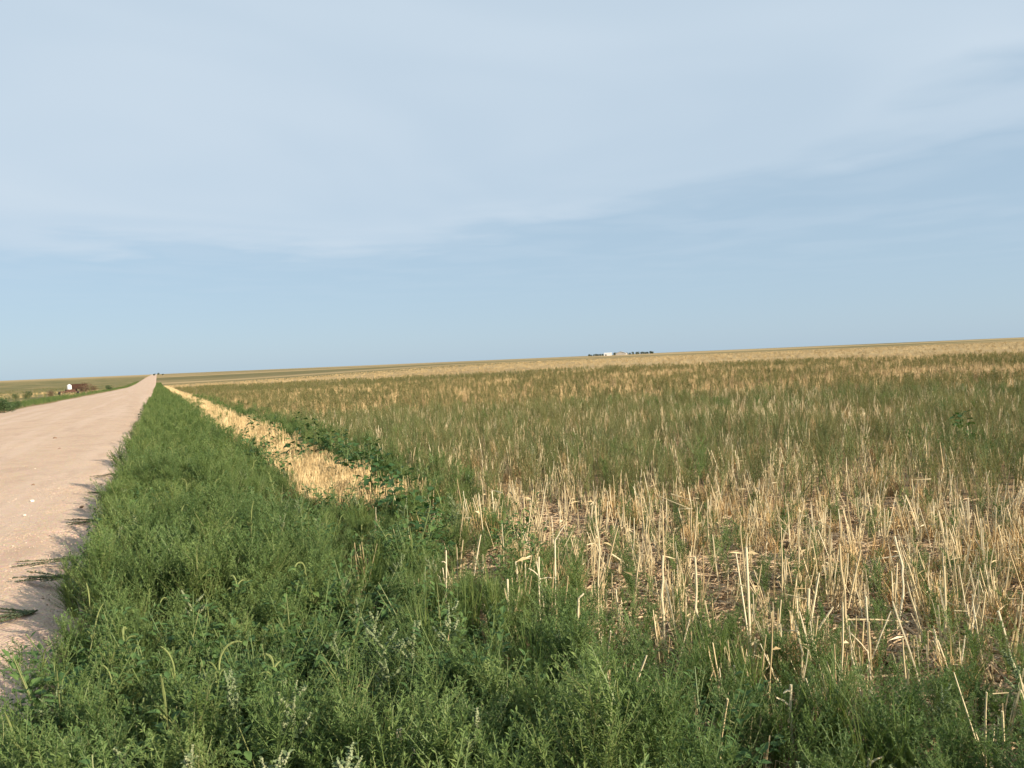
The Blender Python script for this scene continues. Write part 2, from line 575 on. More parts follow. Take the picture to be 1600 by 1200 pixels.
# ------------------------------------------------------------------ plant prototypes
def kochia_mesh(h, nb, per, ll, lw, spread, seed, leafmat, part='both', lean=0.0):
    """Bushy weed of upright feathery branches set with narrow leaves."""
    random.seed(seed)
    st, lf = MB(), MB()
    tip = Vector((random.uniform(-1, 1) * lean, random.uniform(-1, 1) * lean, h))

    def axis(t):
        return Vector((tip.x * t * t, tip.y * t * t, tip.z * t))
    st.tube([axis(i / 5) for i in range(6)], [0.0042 * (1 - 0.8 * i / 5) for i in range(6)], 4)

    def dress(path, count, ll, lw):
        n = len(path)
        for k in range(count):
            t = (k + random.random()) / count * (n - 1.001)
            i = int(t)
            p = path[i].lerp(path[i + 1], t - i)
            d = (path[i + 1] - path[i]).normalized()
            o = rvec(random.uniform(-0.3, 0.5)).normalized()
            q = t / (n - 1)
            size = (1.05 - 0.55 * q) * random.uniform(0.7, 1.25)
            lf.leaf(p, d * random.uniform(0.35, 1.0) + o * random.uniform(0.7, 1.3), Vector((0, 0, 1)) + o * 0.5, ll * size, lw * random.uniform(0.8, 1.2), droop=random.uniform(-0.1, 0.2))
    dress([axis(0.3 + 0.7 * i / 4) for i in range(5)], per + 8, ll, lw)
    for b in range(nb):
        t0 = 0.05 + 0.8 * (b + random.random()) / nb
        base = axis(t0)
        out = rvec(0)
        length = h * (0.55 * (1 - t0) + 0.16) * random.uniform(0.75, 1.2)
        ang = random.uniform(0.45, 1.0) * spread
        p, path, d = base.copy(), [base], (out * math.sin(ang) + Vector((0, 0, math.cos(ang)))).normalized()
        for i in range(4):
            p = p + d * length / 4
            path.append(p.copy())
            d = (d + Vector((0, 0, 0.14)) + rvec(0) * 0.16).normalized()
        st.tube(path, [0.0022 * (1 - 0.2 * i) for i in range(5)], 3, cap=False)
        dress(path, per, ll, lw)
    if part == 'both':
        a = MB()
        a.add(st.v, st.f, 0)
        a.t[:] = st.t
        a.m[:] = [0] * len(st.f)
        n0 = len(a.v)
        a.v += lf.v
        a.f += [tuple(i + n0 for i in f) for f in lf.f]
        a.m += [1] * len(lf.f)
        a.t += lf.t
        return a.mesh('weed', [MAT['stem'], leafmat])
    return st.mesh('stem', [MAT['stem']]), lf.mesh('foliage', [leafmat])


def spike(mb, p, d, length, rad, bend, slot=0):
    """Drooping, bristly seed spike."""
    path, side = [], rvec(0)
    n = 9
    for i in range(n):
        path.append(p.copy())
        p = p + d * length / (n - 1)
        d = (d + side * bend * 0.13 - Vector((0, 0, bend * (0.03 + 0.05 * i)))).normalized()
    mb.tube(path, [rad * (0.55 + 0.5 * math.sin(math.pi * (0.15 + 0.85 * i / (n - 1)))) * random.uniform(0.8, 1.15) for i in range(n)], 5, slot)
    for i in range(n - 1):
        dd = (path[i + 1] - path[i]).normalized()
        for k in range(11):
            o = rvec(random.uniform(-0.6, 0.6)).normalized()
            q = path[i].lerp(path[i + 1], random.random())
            mb.leaf(q, o + dd * 0.8, dd, rad * random.uniform(1.4, 2.4), rad * 0.75, slot)


def pigweed_meshes(h, seed, spikes=3, arch=1.0):
    random.seed(seed)
    st, lf, heads = MB(), MB(), []
    tip = Vector((random.uniform(-.06, .06), random.uniform(-.06, .06), h * 0.86))
    ax = lambda t: Vector((tip.x * t * t, tip.y * t * t, tip.z * t))
    st.tube([ax(i / 6) for i in range(7)], [0.006 * (1 - 0.6 * i / 6) for i in range(7)], 5)
    for k in range(16):
        t = 0.12 + 0.85 * (k + random.random() * 0.6) / 16
        a = k * 2.4 + random.uniform(-.3, .3)
        o = Vector((math.cos(a), math.sin(a), random.uniform(0.15, 0.7))).normalized()
        size = (1.15 - 0.55 * t) * random.uniform(0.8, 1.15)
        lf.blade(ax(t), o, Vector((0, 0, 1)), 0.070 * size, 0.040 * size, shape=(0.75, 1.0, 0.7, 0.0), fold=0.3, droop=random.uniform(0.1, 0.6), petiole=0.035 * size)
    for k in range(5):
        t = 0.35 + 0.5 * random.random()
        o = rvec(1.3).normalized()
        L = h * 0.22 * random.uniform(0.8, 1.3)
        q = ax(t)
        e = q + o * L
        st.tube([q, q.lerp(e, .5) + Vector((0, 0, .01)), e], [0.0028, 0.002, 0.0015], 3, cap=False)
        for j in range(6):
            oo = (o * 0.5 + rvec(random.uniform(0, .6))).normalized()
            lf.blade(q.lerp(e, (j + 1) / 6), oo, Vector((0, 0, 1)), 0.045, 0.025, shape=(0.8, 1.0, 0.6, 0.0), fold=0.3, droop=0.3, petiole=0.012)
    def head(*a):
        sd = MB()
        spike(sd, *a)
        heads.append(sd.mesh('seed_spike', [MAT['spike']]))
    head(ax(1.0), Vector((random.uniform(-.15, .15), random.uniform(-.15, .15), 1)).normalized(), h * random.uniform(0.19, 0.28), 0.0044, arch)
    for k in range(spikes):
        head(ax(0.86 + 0.12 * random.random()), rvec(1.9).normalized(), h * random.uniform(0.07, 0.13), 0.0034, arch * 0.6)
    return [('stem', st.mesh('stem', [MAT['stem']])), ('leaves', lf.mesh('leaves', [MAT['pigweed']]))] + [('seed_spike', m_) for m_ in heads]


def lambs_meshes(h, seed):
    random.seed(seed)
    st, lf, sd = MB(), MB(), MB()
    tip = Vector((random.uniform(-.12, .12), random.uniform(-.12, .12), h))
    ax = lambda t: Vector((tip.x * t * t, tip.y * t * t, tip.z * t))
    st.tube([ax(i / 6) for i in range(7)], [0.0055 * (1 - 0.7 * i / 6) for i in range(7)], 4)

    def cluster(p, d, L):
        n = int(L / 0.007)
        for i in range(n):
            t = i / n
            q = p + d * L * t
            for _ in range(3):
                o = rvec(random.uniform(-.5, .8)).normalized()
                c = q + o * 0.006 * (1.1 - t)
                s = random.uniform(0.0035, 0.006) * (1.2 - 0.5 * t)
                a = o.cross(Vector((0.2, 0.3, 1))).normalized() * s
                b = o.cross(a).normalized() * s
                sd.add([c - o * s, c + a, c + b, c - a, c - b, c + o * s], [(0, 1, 2), (0, 2, 3), (0, 3, 4), (0, 4, 1), (5, 2, 1), (5, 3, 2), (5, 4, 3), (5, 1, 4)], 0, random.random())
    cluster(ax(0.8), (ax(1.0) - ax(0.8)).normalized(), h * 0.22)
    for k in range(13):
        t = 0.15 + 0.75 * (k + random.random()) / 13
        o = rvec(random.uniform(1.0, 1.9)).normalized()
        q = ax(t)
        L = h * (0.34 - 0.22 * t) * random.uniform(0.8, 1.2)
        e = q + o * L
        st.tube([q, e], [0.0026, 0.0014], 3, cap=False)
        for j in range(11):
            oo = (o * 0.4 + rvec(random.uniform(-.2, .6))).normalized()
            s = random.uniform(0.7, 1.2) * (1.2 - 0.6 * j / 11)
            lf.leaf(q.lerp(e, (j + 0.5) / 11), oo, Vector((0, 0, 1)), 0.034 * s, 0.017 * s, droop=0.2)
        if t > 0.62:
            cluster(q.lerp(e, 0.55), (e - q).normalized(), L * 0.55)
    return st.mesh('stem', [MAT['stem']]), lf.mesh('leaves', [MAT['lambs']]), sd.mesh('seed_head', [MAT['pale_seed']])


def join_meshes(name, meshes):
    """One mesh out of several prototypes for the uncountable masses."""
    V, Fc, mi, tt, mats = [], [], [], [], []
    for me in meshes:
        o = len(V)
        V += [tuple(v.co) for v in me.vertices]
        b = len(mats)
        mats += list(me.materials)
        td = me.attributes['tint'].data
        for p in me.polygons:
            Fc.append(tuple(i + o for i in p.vertices))
            mi.append(b + p.material_index)
            tt.append(td[p.index].value)
    r = bpy.data.meshes.new(name)
    r.from_pydata(V, [], Fc)
    for m_ in mats:
        r.materials.append(m_)
    r.polygons.foreach_set('material_index', mi)
    a = r.attributes.new('tint', 'FLOAT', 'FACE')
    a.data.foreach_set('value', tt)
    r.update()
    return r


def stalk(mb, base, h, rad, tilt, kink=None, slot=0, shreds=True, sides=5):
    """A cut straw: nodes, a slight bow, ragged top, sometimes snapped over."""
    tint = random.random()
    d = (Vector((0, 0, 1)) + tilt).normalized()
    n = 6
    pts, rr, p = [], [], Vector(base)
    for i in range(n + 1):
        pts.append(p.copy())
        t = i / n
        rr.append(rad * (1.12 - 0.35 * t) * (1.16 if i in (2, 4) else 1.0))
        if kink is not None and abs(t - kink[0]) < 0.5 / n:
            d = (kink[1] + Vector((0, 0, kink[2]))).normalized()
        p = p + d * h / n
        d = (d + Vector((random.uniform(-.05, .05), random.uniform(-.05, .05), 0))).normalized()
    mb.tube(pts, rr, sides, slot, tint)
    if shreds:
        for i in (2, 4):
            for _ in range(random.randint(0, 1)):
                o = rvec(random.uniform(-0.4, 1.6)).normalized()
                mb.leaf(pts[i], o, rvec(0.3), random.uniform(0.03, 0.12) * (h / 0.5), rad * random.uniform(0.7, 1.3), slot, random.random(), droop=random.uniform(0, 0.5))
    return pts


def clump_mesh(name, count, r, hmin, hmax, rad, mat, seed, tilt=0.18, sides=4, shreds=True, broken=0.1):
    random.seed(seed)
    mb = MB()
    for _ in range(count):
        b = rvec(0) * r * math.sqrt(random.random())
        k = None
        if random.random() < broken:
            k = (random.choice((0.5, 0.67, 0.83)), rvec(0), random.uniform(-0.5, 0.4))
        stalk(mb, b - Vector((0, 0, 0.02)), random.uniform(hmin, hmax), rad * random.uniform(0.65, 1.25), rvec(0) * tilt * random.random(), k, shreds=shreds, sides=sides)
    return mb.mesh(name, [mat])


def grass_mesh(name, count, r, h, w, mat, seed):
    random.seed(seed)
    mb = MB()
    for _ in range(count):
        b = rvec(0) * r * math.sqrt(random.random())
        d = (Vector((0, 0, 1)) + rvec(0) * random.uniform(0, 0.45)).normalized()
        hh = h * random.uniform(0.5, 1.1)
        o = rvec(0)
        mb.add([b - o * w / 2, b + o * w / 2, b + d * hh * .6 + o * w * .4, b + d * hh * .6 - o * w * .4], [(0, 1, 2, 3)], 0, random.random())
        e = d + rvec(-0.3) * random.uniform(0, 0.7)
        m_ = b + d * hh * .6
        mb.add([m_ - o * w * .4, m_ + o * w * .4, m_ + e.normalized() * hh * .4], [(0, 1, 2)], 0, mb.t[-1])
    return mb.mesh(name, [mat])


def litter_mesh(name, count, r, seed):
    random.seed(seed)
    mb = MB()
    for _ in range(count):
        b = rvec(0) * r * math.sqrt(random.random()) + Vector((0, 0, random.uniform(0.006, 0.03)))
        d = rvec(random.uniform(-0.12, 0.18)).normalized()
        L = random.uniform(0.05, 0.26)
        w = random.uniform(0.0025, 0.007)
        mb.tube([b - d * L / 2, b + Vector((0, 0, random.uniform(0, .012))), b + (d + rvec(0) * .2).normalized() * L / 2], [w, w * .9, w * .7], 3, 0)
    return mb.mesh(name, [MAT['litter']])


# ------------------------------------------------------------------ masses: one object with many instanced copies
PROTO = {}


def proto_collection(name, meshes):
    c = bpy.data.collections.new(name)
    for i, me in enumerate(meshes):
        c.objects.link(bpy.data.objects.new('%s_%02d' % (name, i), me))
    PROTO[name] = c
    return c


def mass(name, label, cat, coll, P, scale, tilt=0.12, zs=None):
    """P: n x 2 ground positions. Each position gets one copy from the collection."""
    n = len(P)
    if n == 0:
        return None
    k = len(coll.objects)
    co = np.stack([P[:, 0], P[:, 1], terrain(P[:, 0], P[:, 1])], 1)
    me = bpy.data.meshes.new(name)
    me.vertices.add(n)
    me.vertices.foreach_set('co', co.astype('f').ravel())
    rot = np.stack([RNG.normal(0, tilt, n), RNG.normal(0, tilt, n), RNG.uniform(0, 6.283, n)], 1)
    a = me.attributes.new('rot', 'FLOAT_VECTOR', 'POINT')
    a.data.foreach_set('vector', rot.astype('f').ravel())
    sc = np.stack([scale, scale, scale * (1 if zs is None else zs)], 1)
    a = me.attributes.new('scl', 'FLOAT_VECTOR', 'POINT')
    a.data.foreach_set('vector', sc.astype('f').ravel())
    a = me.attributes.new('idx', 'INT', 'POINT')
    a.data.foreach_set('value', RNG.integers(0, k, n).astype('i'))
    o = obj(name, me)
    tag(o, label, cat, kind='stuff')
    ng = bpy.data.node_groups.new(name, 'GeometryNodeTree')
    ng.interface.new_socket('Geometry', in_out='INPUT', socket_type='NodeSocketGeometry')
    ng.interface.new_socket('Geometry', in_out='OUTPUT', socket_type='NodeSocketGeometry')
    gi, go = ng.nodes.new('NodeGroupInput'), ng.nodes.new('NodeGroupOutput')
    ci = ng.nodes.new('GeometryNodeCollectionInfo')
    ci.inputs['Collection'].default_value = coll
    ci.inputs['Separate Children'].default_value = True
    ci.inputs['Reset Children'].default_value = True
    ip = ng.nodes.new('GeometryNodeInstanceOnPoints')
    ip.inputs['Pick Instance'].default_value = True

    def named(nm, ty):
        q = ng.nodes.new('GeometryNodeInputNamedAttribute')
        q.data_type = ty
        q.inputs['Name'].default_value = nm
        return q.outputs['Attribute']
    ng.links.new(gi.outputs[0], ip.inputs['Points'])
    ng.links.new(ci.outputs[0], ip.inputs['Instance'])
    ng.links.new(named('idx', 'INT'), ip.inputs['Instance Index'])
    ng.links.new(named('rot', 'FLOAT_VECTOR'), ip.inputs['Rotation'])
    ng.links.new(named('scl', 'FLOAT_VECTOR'), ip.inputs['Scale'])
    ng.links.new(ip.outputs[0], go.inputs[0])
    md = o.modifiers.new('copies', 'NODES')
    md.node_group = ng
    return o


def value_noise(x, y, scale, seed=0):
    """Smooth noise in 0..1 on the ground plane."""
    r = np.random.default_rng(seed)
    T = r.random((64, 64))
    u, v = np.asarray(x) / scale + 1000, np.asarray(y) / scale + 1000
    i, j = np.floor(u).astype(int), np.floor(v).astype(int)
    fu, fv = smooth(u - i), smooth(v - j)
    g = lambda a, b: T[a % 64, b % 64]
    return (g(i, j) * (1 - fu) + g(i + 1, j) * fu) * (1 - fv) + (g(i, j + 1) * (1 - fu) + g(i + 1, j + 1) * fu) * fv


def scatter(r0, r1, density, keep=None, a0=-18.0, a1=68.0):
    """Random points in the wedge in front of the camera, r0..r1 metres away."""
    area = math.radians(a1 - a0) / 2 * (r1 * r1 - r0 * r0)
    n = int(area * density)
    r = np.sqrt(RNG.uniform(r0 * r0, r1 * r1, n))
    a = np.radians(RNG.uniform(a0, a1, n))
    P = np.stack([r * np.sin(a), r * np.cos(a)], 1)
    if keep is not None:
        P = P[RNG.random(len(P)) < keep(P[:, 0], P[:, 1])]
    return P


def in_field(x, y):
    """The stubble field: right of the verge and the golden strip, beyond the weedy headland."""
    wob = 0.7 * (value_noise(x, y, 0.6, 5) - 0.5) + 0.3 * (value_noise(x, y, 0.2, 25) - 0.5)
    left = np.interp(y, [0, 3.5, 4.5, 7.3, 9, 400], [2.0, 2.0, 2.1, 2.75, 2.9, 2.9])
    depth = 0.4187 * x + 0.908 * y
    cx_ = 0.908 * x - 0.4187 * y
    return (x > left + wob) & (depth > np.interp(cx_, [0.3, 1.0, 2.5], [3.8, 3.2, 3.05]) + wob * 0.7)


def field_mix(x, y):
    """1 inside the stubble field, thinning out into the green at its verge side."""
    return np.where(in_field(x, y), 1.0, np.where(in_field(x + 0.45, y + 0.3), 0.42, np.where(in_field(x + 1.0, y + 0.5), 0.10, 0.0)))


def in_strip(x, y):
    wob = 0.5 * (value_noise(x, y, 1.1, 6) - 0.5)
    return (x > 1.55 + wob) & (x < 2.62 + wob) & (y > 7.6 + wob * 2) & (value_noise(x, y, 1.5, 21) > 0.22 + 0.08 * smooth((y - 13) / 6))


def in_verge(x, y):
    edge = -0.60 - 0.36 * smooth((4.8 - y) / 2.4) + 0.16 * (value_noise(x * 0, y, 0.8, 7) - 0.5) * 2
    spill = np.where(in_field(x, y), np.where(in_field(x - 0.7, y - 0.3), 0.0, 0.3), 1.0)
    gap = (x > 1.48) & (x < 2.85) & (y > 7.6) & in_strip(x, y)
    return (x > edge) * (x < 9) * np.where(gap, 0.04, spill)


def weedy(x, y):
    """0..1: how green the field is."""
    g = 0.6 * value_noise(x, y, 6.0, 9) + 0.4 * value_noise(x, y, 1.6, 10)
    r = np.hypot(x, y)
    az = np.degrees(np.arctan2(x, y))
    g = g + 0.16 * smooth((34 - az) / 14) * (r < 30) - 0.09 * smooth((az - 36) / 12) * (r < 55)
    lim = x + 0.36 * y + 10 * (value_noise(x, y, 9.0, 12) - 0.5)
    g = g * np.where(lim < 72, 1.0, 0.0)
    return g


# prototypes
kochia_near = [kochia_mesh(h, nb, per, 0.029, 0.0052, sp, s, MAT['kochia'], part='split', lean=0.10)
               for h, nb, per, sp, s in ((0.46, 36, 34, 1.0, 1), (0.52, 38, 32, 0.9, 2), (0.40, 34, 34, 1.2, 3), (0.36, 32, 32, 1.35, 4), (0.50, 36, 34, 0.8, 5), (0.43, 38, 32, 1.1, 6))]
proto_collection('verge_weeds_near', [join_meshes('weed', k) for k in kochia_near])
proto_collection('verge_weeds_far', [kochia_mesh(h, 20, 18, 0.045, 0.010, sp, s, MAT['kochia']) for h, sp, s in ((0.48, 1.1, 11), (0.55, 0.95, 12), (0.42, 1.3, 13))])
proto_collection('field_weeds_near', [kochia_mesh(h, nb, 22, 0.032, 0.0052, sp, s, MAT['field_weed'], lean=0.08) for h, nb, sp, s in ((0.55, 14, 0.55, 21), (0.62, 16, 0.5, 22), (0.45, 14, 0.7, 23), (0.5, 12, 0.6, 24))])
proto_collection('field_weeds_low', [kochia_mesh(h, 20, 24, 0.030, 0.0052, 1.05, s, MAT['kochia']) for h, s in ((0.42, 25), (0.36, 26), (0.46, 27))])
proto_collection('field_weeds_far', [kochia_mesh(h, 11, 10, 0.07, 0.014, sp, s, MAT['field_weed']) for h, sp, s in ((0.58, 0.7, 31), (0.62, 0.6, 32), (0.48, 0.95, 33))])
proto_collection('stubble_near', [clump_mesh('stubble', c, 0.045, 0.20, hm, 0.0042, MAT['straw'], s, 0.24, 4) for c, hm, s in ((7, 0.50, 41), (6, 0.55, 42), (9, 0.42, 43), (5, 0.58, 44), (8, 0.36, 45), (4, 0.5, 46))])
proto_collection('stubble_far', [clump_mesh('stubble', c, 0.22, 0.22, hm, 0.006, MAT['tan_straw'], s, 0.4, 3, shreds=True, broken=0.1) for c, hm, s in ((14, 0.48, 51), (12, 0.52, 52), (16, 0.42, 53))])
proto_collection('golden_near', [clump_mesh('golden', 26, 0.09, 0.10, 0.26, 0.0028, MAT['gold'], s, 0.3, 3, shreds=True, broken=0.1) for s in (61, 62, 63, 64)])
proto_collection('dry_tufts', [grass_mesh('tuft', 60, 0.07, 0.26, 0.005, MAT['dry'], s) for s in (71, 72, 73)])
proto_collection('litter', [litter_mesh('litter', 46, 0.24, s) for s in (81, 82, 83)])

# the field
P = scatter(2.2, 9, 54, lambda x, y: field_mix(x, y) * (0.10 + 0.8 * value_noise(x, y, 0.5, 14)))
mass('field_stubble', 'mass of pale cut stubble standing in the field', 'stubble', PROTO['stubble_near'], P, RNG.uniform(0.5, 0.95, len(P)), 0.12)
P = scatter(9, 26, 17, lambda x, y: in_field(x, y) * (1.05 - 0.5 * weedy(x, y)))
mass('field_stubble', 'mass of tan stubble in the middle of the field', 'stubble', PROTO['stubble_near'], P, RNG.uniform(0.7, 1.1, len(P)), 0.12)
P = scatter(26, 80, 2.9, lambda x, y: in_field(x, y) * (1.05 - 0.5 * weedy(x, y)))
mass('field_stubble', 'mass of tan stubble far out in the field', 'stubble', PROTO['stubble_far'], P, RNG.uniform(0.8, 1.2, len(P)), 0.1)
P = scatter(62, 330, 0.16, lambda x, y: ((x + 0.36 * y) > 66) & (x > 3))
mass('distant_stubble', 'thin stubble on the far pale field below the horizon', 'stubble', PROTO['stubble_far'], P, RNG.uniform(0.8, 1.3, len(P)), 0.1, zs=0.7)

P = scatter(2.2, 8, 20, lambda x, y: in_field(x, y) * (value_noise(x, y, 1.0, 51) + 0.42 * smooth((3.9 - x) / 1.5) > 0.40))
mass('field_weeds', 'low green weeds growing between the nearest stubble', 'weeds', PROTO['field_weeds_low'], P, RNG.uniform(0.35, 0.8, len(P)))
P = scatter(8, 26, 4, lambda x, y: in_field(x, y) * (value_noise(x, y, 2.0, 52) > 0.55))
mass('field_weeds', 'green weed patches scattered in the middle of the field', 'weeds', PROTO['field_weeds_low'], P, RNG.uniform(0.8, 1.3, len(P)))
P = scatter(8, 26, 17, lambda x, y: in_field(x, y) * smooth((weedy(x, y) - 0.25) / 0.26))
mass('field_weeds', 'upright olive weeds through the middle of the field', 'weeds', PROTO['field_weeds_near'], P, RNG.uniform(0.65, 1.15, len(P)))
P = scatter(26, 175, 4.2, lambda x, y: in_field(x, y) * smooth((weedy(x, y) - 0.26) / 0.22) * np.clip(60 / np.hypot(x, y), 0.3, 1))
mass('field_weeds', 'olive green weeds over the far part of the field', 'weeds', PROTO['field_weeds_far'], P, RNG.uniform(0.75, 1.15, len(P)))
P = scatter(2.0, 9, 16, lambda x, y: in_field(x, y) | (y < 3.6))
mass('straw_litter', 'broken straw litter lying on the bare soil', 'litter', PROTO['litter'], P[P[:, 0] > 0.4], RNG.uniform(0.8, 1.2, int((P[:, 0] > 0.4).sum())), 0.03)
P = scatter(3.0, 30, 5, lambda x, y: in_field(x, y) * (value_noise(x, y, 1.2, 15) > 0.5))
mass('dry_grass', 'tufts of dry tan grass among the stubble', 'grass', PROTO['dry_tufts'], P, RNG.uniform(0.7, 1.3, len(P)))

# the golden strip
P = scatter(7, 16, 105, in_strip, -8, 30)
P2 = scatter(16, 60, 26, in_strip, -4, 16)
P3 = scatter(60, 260, 7, in_strip, -2, 5)
P = np.concatenate([P, P2, P3])
mass('golden_stubble', 'strip of short golden stubble beside the green verge', 'stubble', PROTO['golden_near'], P, np.where(np.hypot(P[:, 0], P[:, 1]) > 16, 1.35, 1.0) * RNG.uniform(0.85, 1.2, len(P)), 0.08, zs=1.3)

# the verge: the nearest weeds stand as things of their own, the rest is one mass


def weed_size(x, y):
    """Lower weeds at the gravel, beside the golden strip and on the headland in front of the field."""
    k = np.where(x < -0.55, 0.85, 1.0) * (1 - 0.42 * smooth((x - 0.5) / 0.8) * smooth((y - 3.5) / 2))
    return k * (1 - 0.36 * smooth((0.908 * x - 0.4187 * y - 0.1) / 0.9)) * (0.68 + 0.66 * value_noise(x, y, 0.9, 41))


V1 = scatter(1.6, 13, 44, in_verge, -32, 80)
V2 = scatter(13, 70, 16, in_verge, -8, 24)
V3 = scatter(70, 420, 4.0, lambda x, y: (x > -0.6) & (x < 1.6), -3, 3)
h_ = terrain(V1[:, 0], V1[:, 1]) + 0.4
qx, qy, qd = project(V1[:, 0], V1[:, 1], h_)
seen = (qx > 10) & (qx < 1590) & (qy < 1190) & (qd > 1.3)
order = np.argsort(np.where(seen, qd, 1e6))
N_SINGLE = 170
single = V1[order[:N_SINGLE]]
rest = V1[order[N_SINGLE:]]
edge_low = lambda P: weed_size(P[:, 0], P[:, 1])
mass('verge_weeds', 'dense feathery green weeds filling the roadside verge', 'weeds', PROTO['verge_weeds_near'], rest, RNG.uniform(0.7, 1.15, len(rest)) * edge_low(rest))
mass('verge_weeds', 'green weeds running along the road towards the horizon', 'weeds', PROTO['verge_weeds_far'], np.concatenate([V2, V3]), RNG.uniform(0.75, 1.1, len(V2) + len(V3)))


def zone(x, y, z):
    px, py, _ = project(x, y, z + 0.35)
    px, py = float(px), float(py)
    if x < -0.3:
        where = 'at the gravel edge near the bottom corner' if py > 1000 else ('at the gravel edge below the trailing weeds' if py > 900 else 'spilling onto the gravel beside the trailing weeds')
    else:
        low = (('in the bottom corner beside the road', 160), ('at the bottom below the looping spike', 330), ('at the bottom below the spike bundle', 450), ('at the bottom between spike bundle and cut stubs', 580),
               ('at the bottom around the four cut stubs', 700), ('at the bottom just past the four cut stubs', 830), ('at the bottom midway between stubs and tall stubble', 960), ('at the bottom before the first tall stubble', 1080),
               ('at the bottom before the dense sheaf', 1200), ('at the bottom before the thick bright stalk', 1320), ('at the bottom before the bowed stalk', 1450), ('in the bottom corner before the field', 9999))
        high = (('beside the looping spike of the verge', 260), ('around the arching pigweed spikes', 380), ('in the bright middle of the verge', 500), ('beside the pale goosefoot heads', 620), ('between pale heads and the lone stick', 720),
                ('near the stout broken stub', 830), ('below the forked stub', 940), ('at the field rim before the sheaf', 1120), ('at the near rim of the stubble field', 9999))
        where = next(w for w, lim in (low if py > 1010 else high) if px < lim)
    return 'feathery green weed ' + where, 'feathery weeds ' + where


def thing_of(name, parts, loc, scale, label, cat, group=None, tilt=None):
    rz = random.uniform(0, 6.28)
    tl = tilt if tilt is not None else (random.gauss(0, .1), random.gauss(0, .1))
    root = empty(name, loc, rz, tl, scale)
    tag(root, label, cat, group)
    for nm, me_ in parts:
        obj(nm, me_, root)
    return root


random.seed(5)
for x, y in single:
    k = random.choice(kochia_near)
    z = tz(x, y)
    lab, grp = zone(x, y, z)
    s = random.uniform(0.75, 1.15) * float(weed_size(x, y))
    size = 'tall ' if s > 0.95 else ('short ' if s < 0.7 else '')
    lab, grp = size + lab, size + grp
    thing_of('feathery_weed', (('stem', k[0]), ('foliage', k[1])), (x, y, z - 0.01), s, lab, 'weed', grp)

def leafy_mesh(seed, h=0.4):
    random.seed(seed)
    st, lf = MB(), MB()
    for b in range(9):
        o = rvec(random.uniform(0.7, 2.4)).normalized()
        L = h * random.uniform(0.7, 1.1)
        st.tube([(0, 0, 0), o * L * .5, o * L + Vector((0, 0, .03))], [0.004, 0.003, 0.0015], 4, cap=False)
        for j in range(15):
            t = 0.2 + 0.8 * j / 14
            k = random.uniform(0.7, 1.15) * (1.2 - 0.6 * t)
            oo = (o * 0.3 + rvec(random.uniform(-.2, .9))).normalized()
            lf.blade(o * L * t, oo, Vector((0, 0, 1)), 0.058 * k, 0.034 * k, shape=(0.8, 1.0, 0.65, 0.0), fold=0.3, droop=random.uniform(0.0, 0.6), petiole=0.02 * k)
    return join_meshes('leafy_weed', [st.mesh('stem', [MAT['stem']]), lf.mesh('leaves', [MAT['pigweed']])])


def green_grass_mesh(seed, n=46, h=0.46):
    random.seed(seed)
    mb = MB()
    for _ in range(n):
        b = rvec(0) * 0.05 * random.random()
        o = rvec(0)
        side = Vector((-o.y, o.x, 0))
        L, w, lean = h * random.uniform(0.5, 1.1), random.uniform(0.004, 0.007), random.uniform(0.05, 0.5)
        vs = []
        for i in range(5):
            t = i / 4
            c = b + Vector((0, 0, L * (t - 0.35 * lean * t * t * t))) + o * L * lean * t * t
            ww = w * (1 - t ** 2) * 0.5
            vs += [c - side * ww, c + side * ww]
        mb.add(vs, [(2 * i, 2 * i + 1, 2 * i + 3, 2 * i + 2) for i in range(4)], 0, random.random())
    return mb.mesh('grass_tuft', [MAT['green_grass']])


MAT['green_grass'] = leaf_mat('green_blade', [(0.1, (0.075, 0.125, 0.035)), (0.5, (0.135, 0.200, 0.056)), (1.0, (0.27, 0.30, 0.10))], trans=0.4)
proto_collection('leafy_weeds', [leafy_mesh(s) for s in (151, 152, 153, 154)])
proto_collection('grass_tufts', [green_grass_mesh(s) for s in (161, 162, 163)])
P = scatter(1.7, 16, 15, lambda x, y: in_verge(x, y) * (value_noise(x, y, 0.8, 61) + 0.3 * smooth((0.2 - x) / 0.8) + 0.1 * (y < 4.5) > 0.66), -32, 40)
mass('leafy_weeds', 'leafy oval leaved weeds mixed through the verge', 'weeds', PROTO['leafy_weeds'], P, RNG.uniform(0.75, 1.25, len(P)) * np.where(P[:, 0] < -0.5, 0.8, 1.0))
P = scatter(1.7, 40, 15, lambda x, y: in_verge(x, y) * (value_noise(x, y, 0.7, 62) > 0.56), -30, 60)
mass('verge_grass', 'arching green grass blades mixed through the verge', 'grass', PROTO['grass_tufts'], P, RNG.uniform(0.7, 1.15, len(P)))
P = scatter(8.5, 34, 16, lambda x, y: (x > 2.6) & (x < 3.6) & (value_noise(x, y, 1.6, 63) > 0.38), 4, 26)
mass('strip_weeds', 'belt of green weeds between golden strip and stubble field', 'weeds', PROTO['verge_weeds_near'], P, RNG.uniform(0.7, 1.1, len(P)))

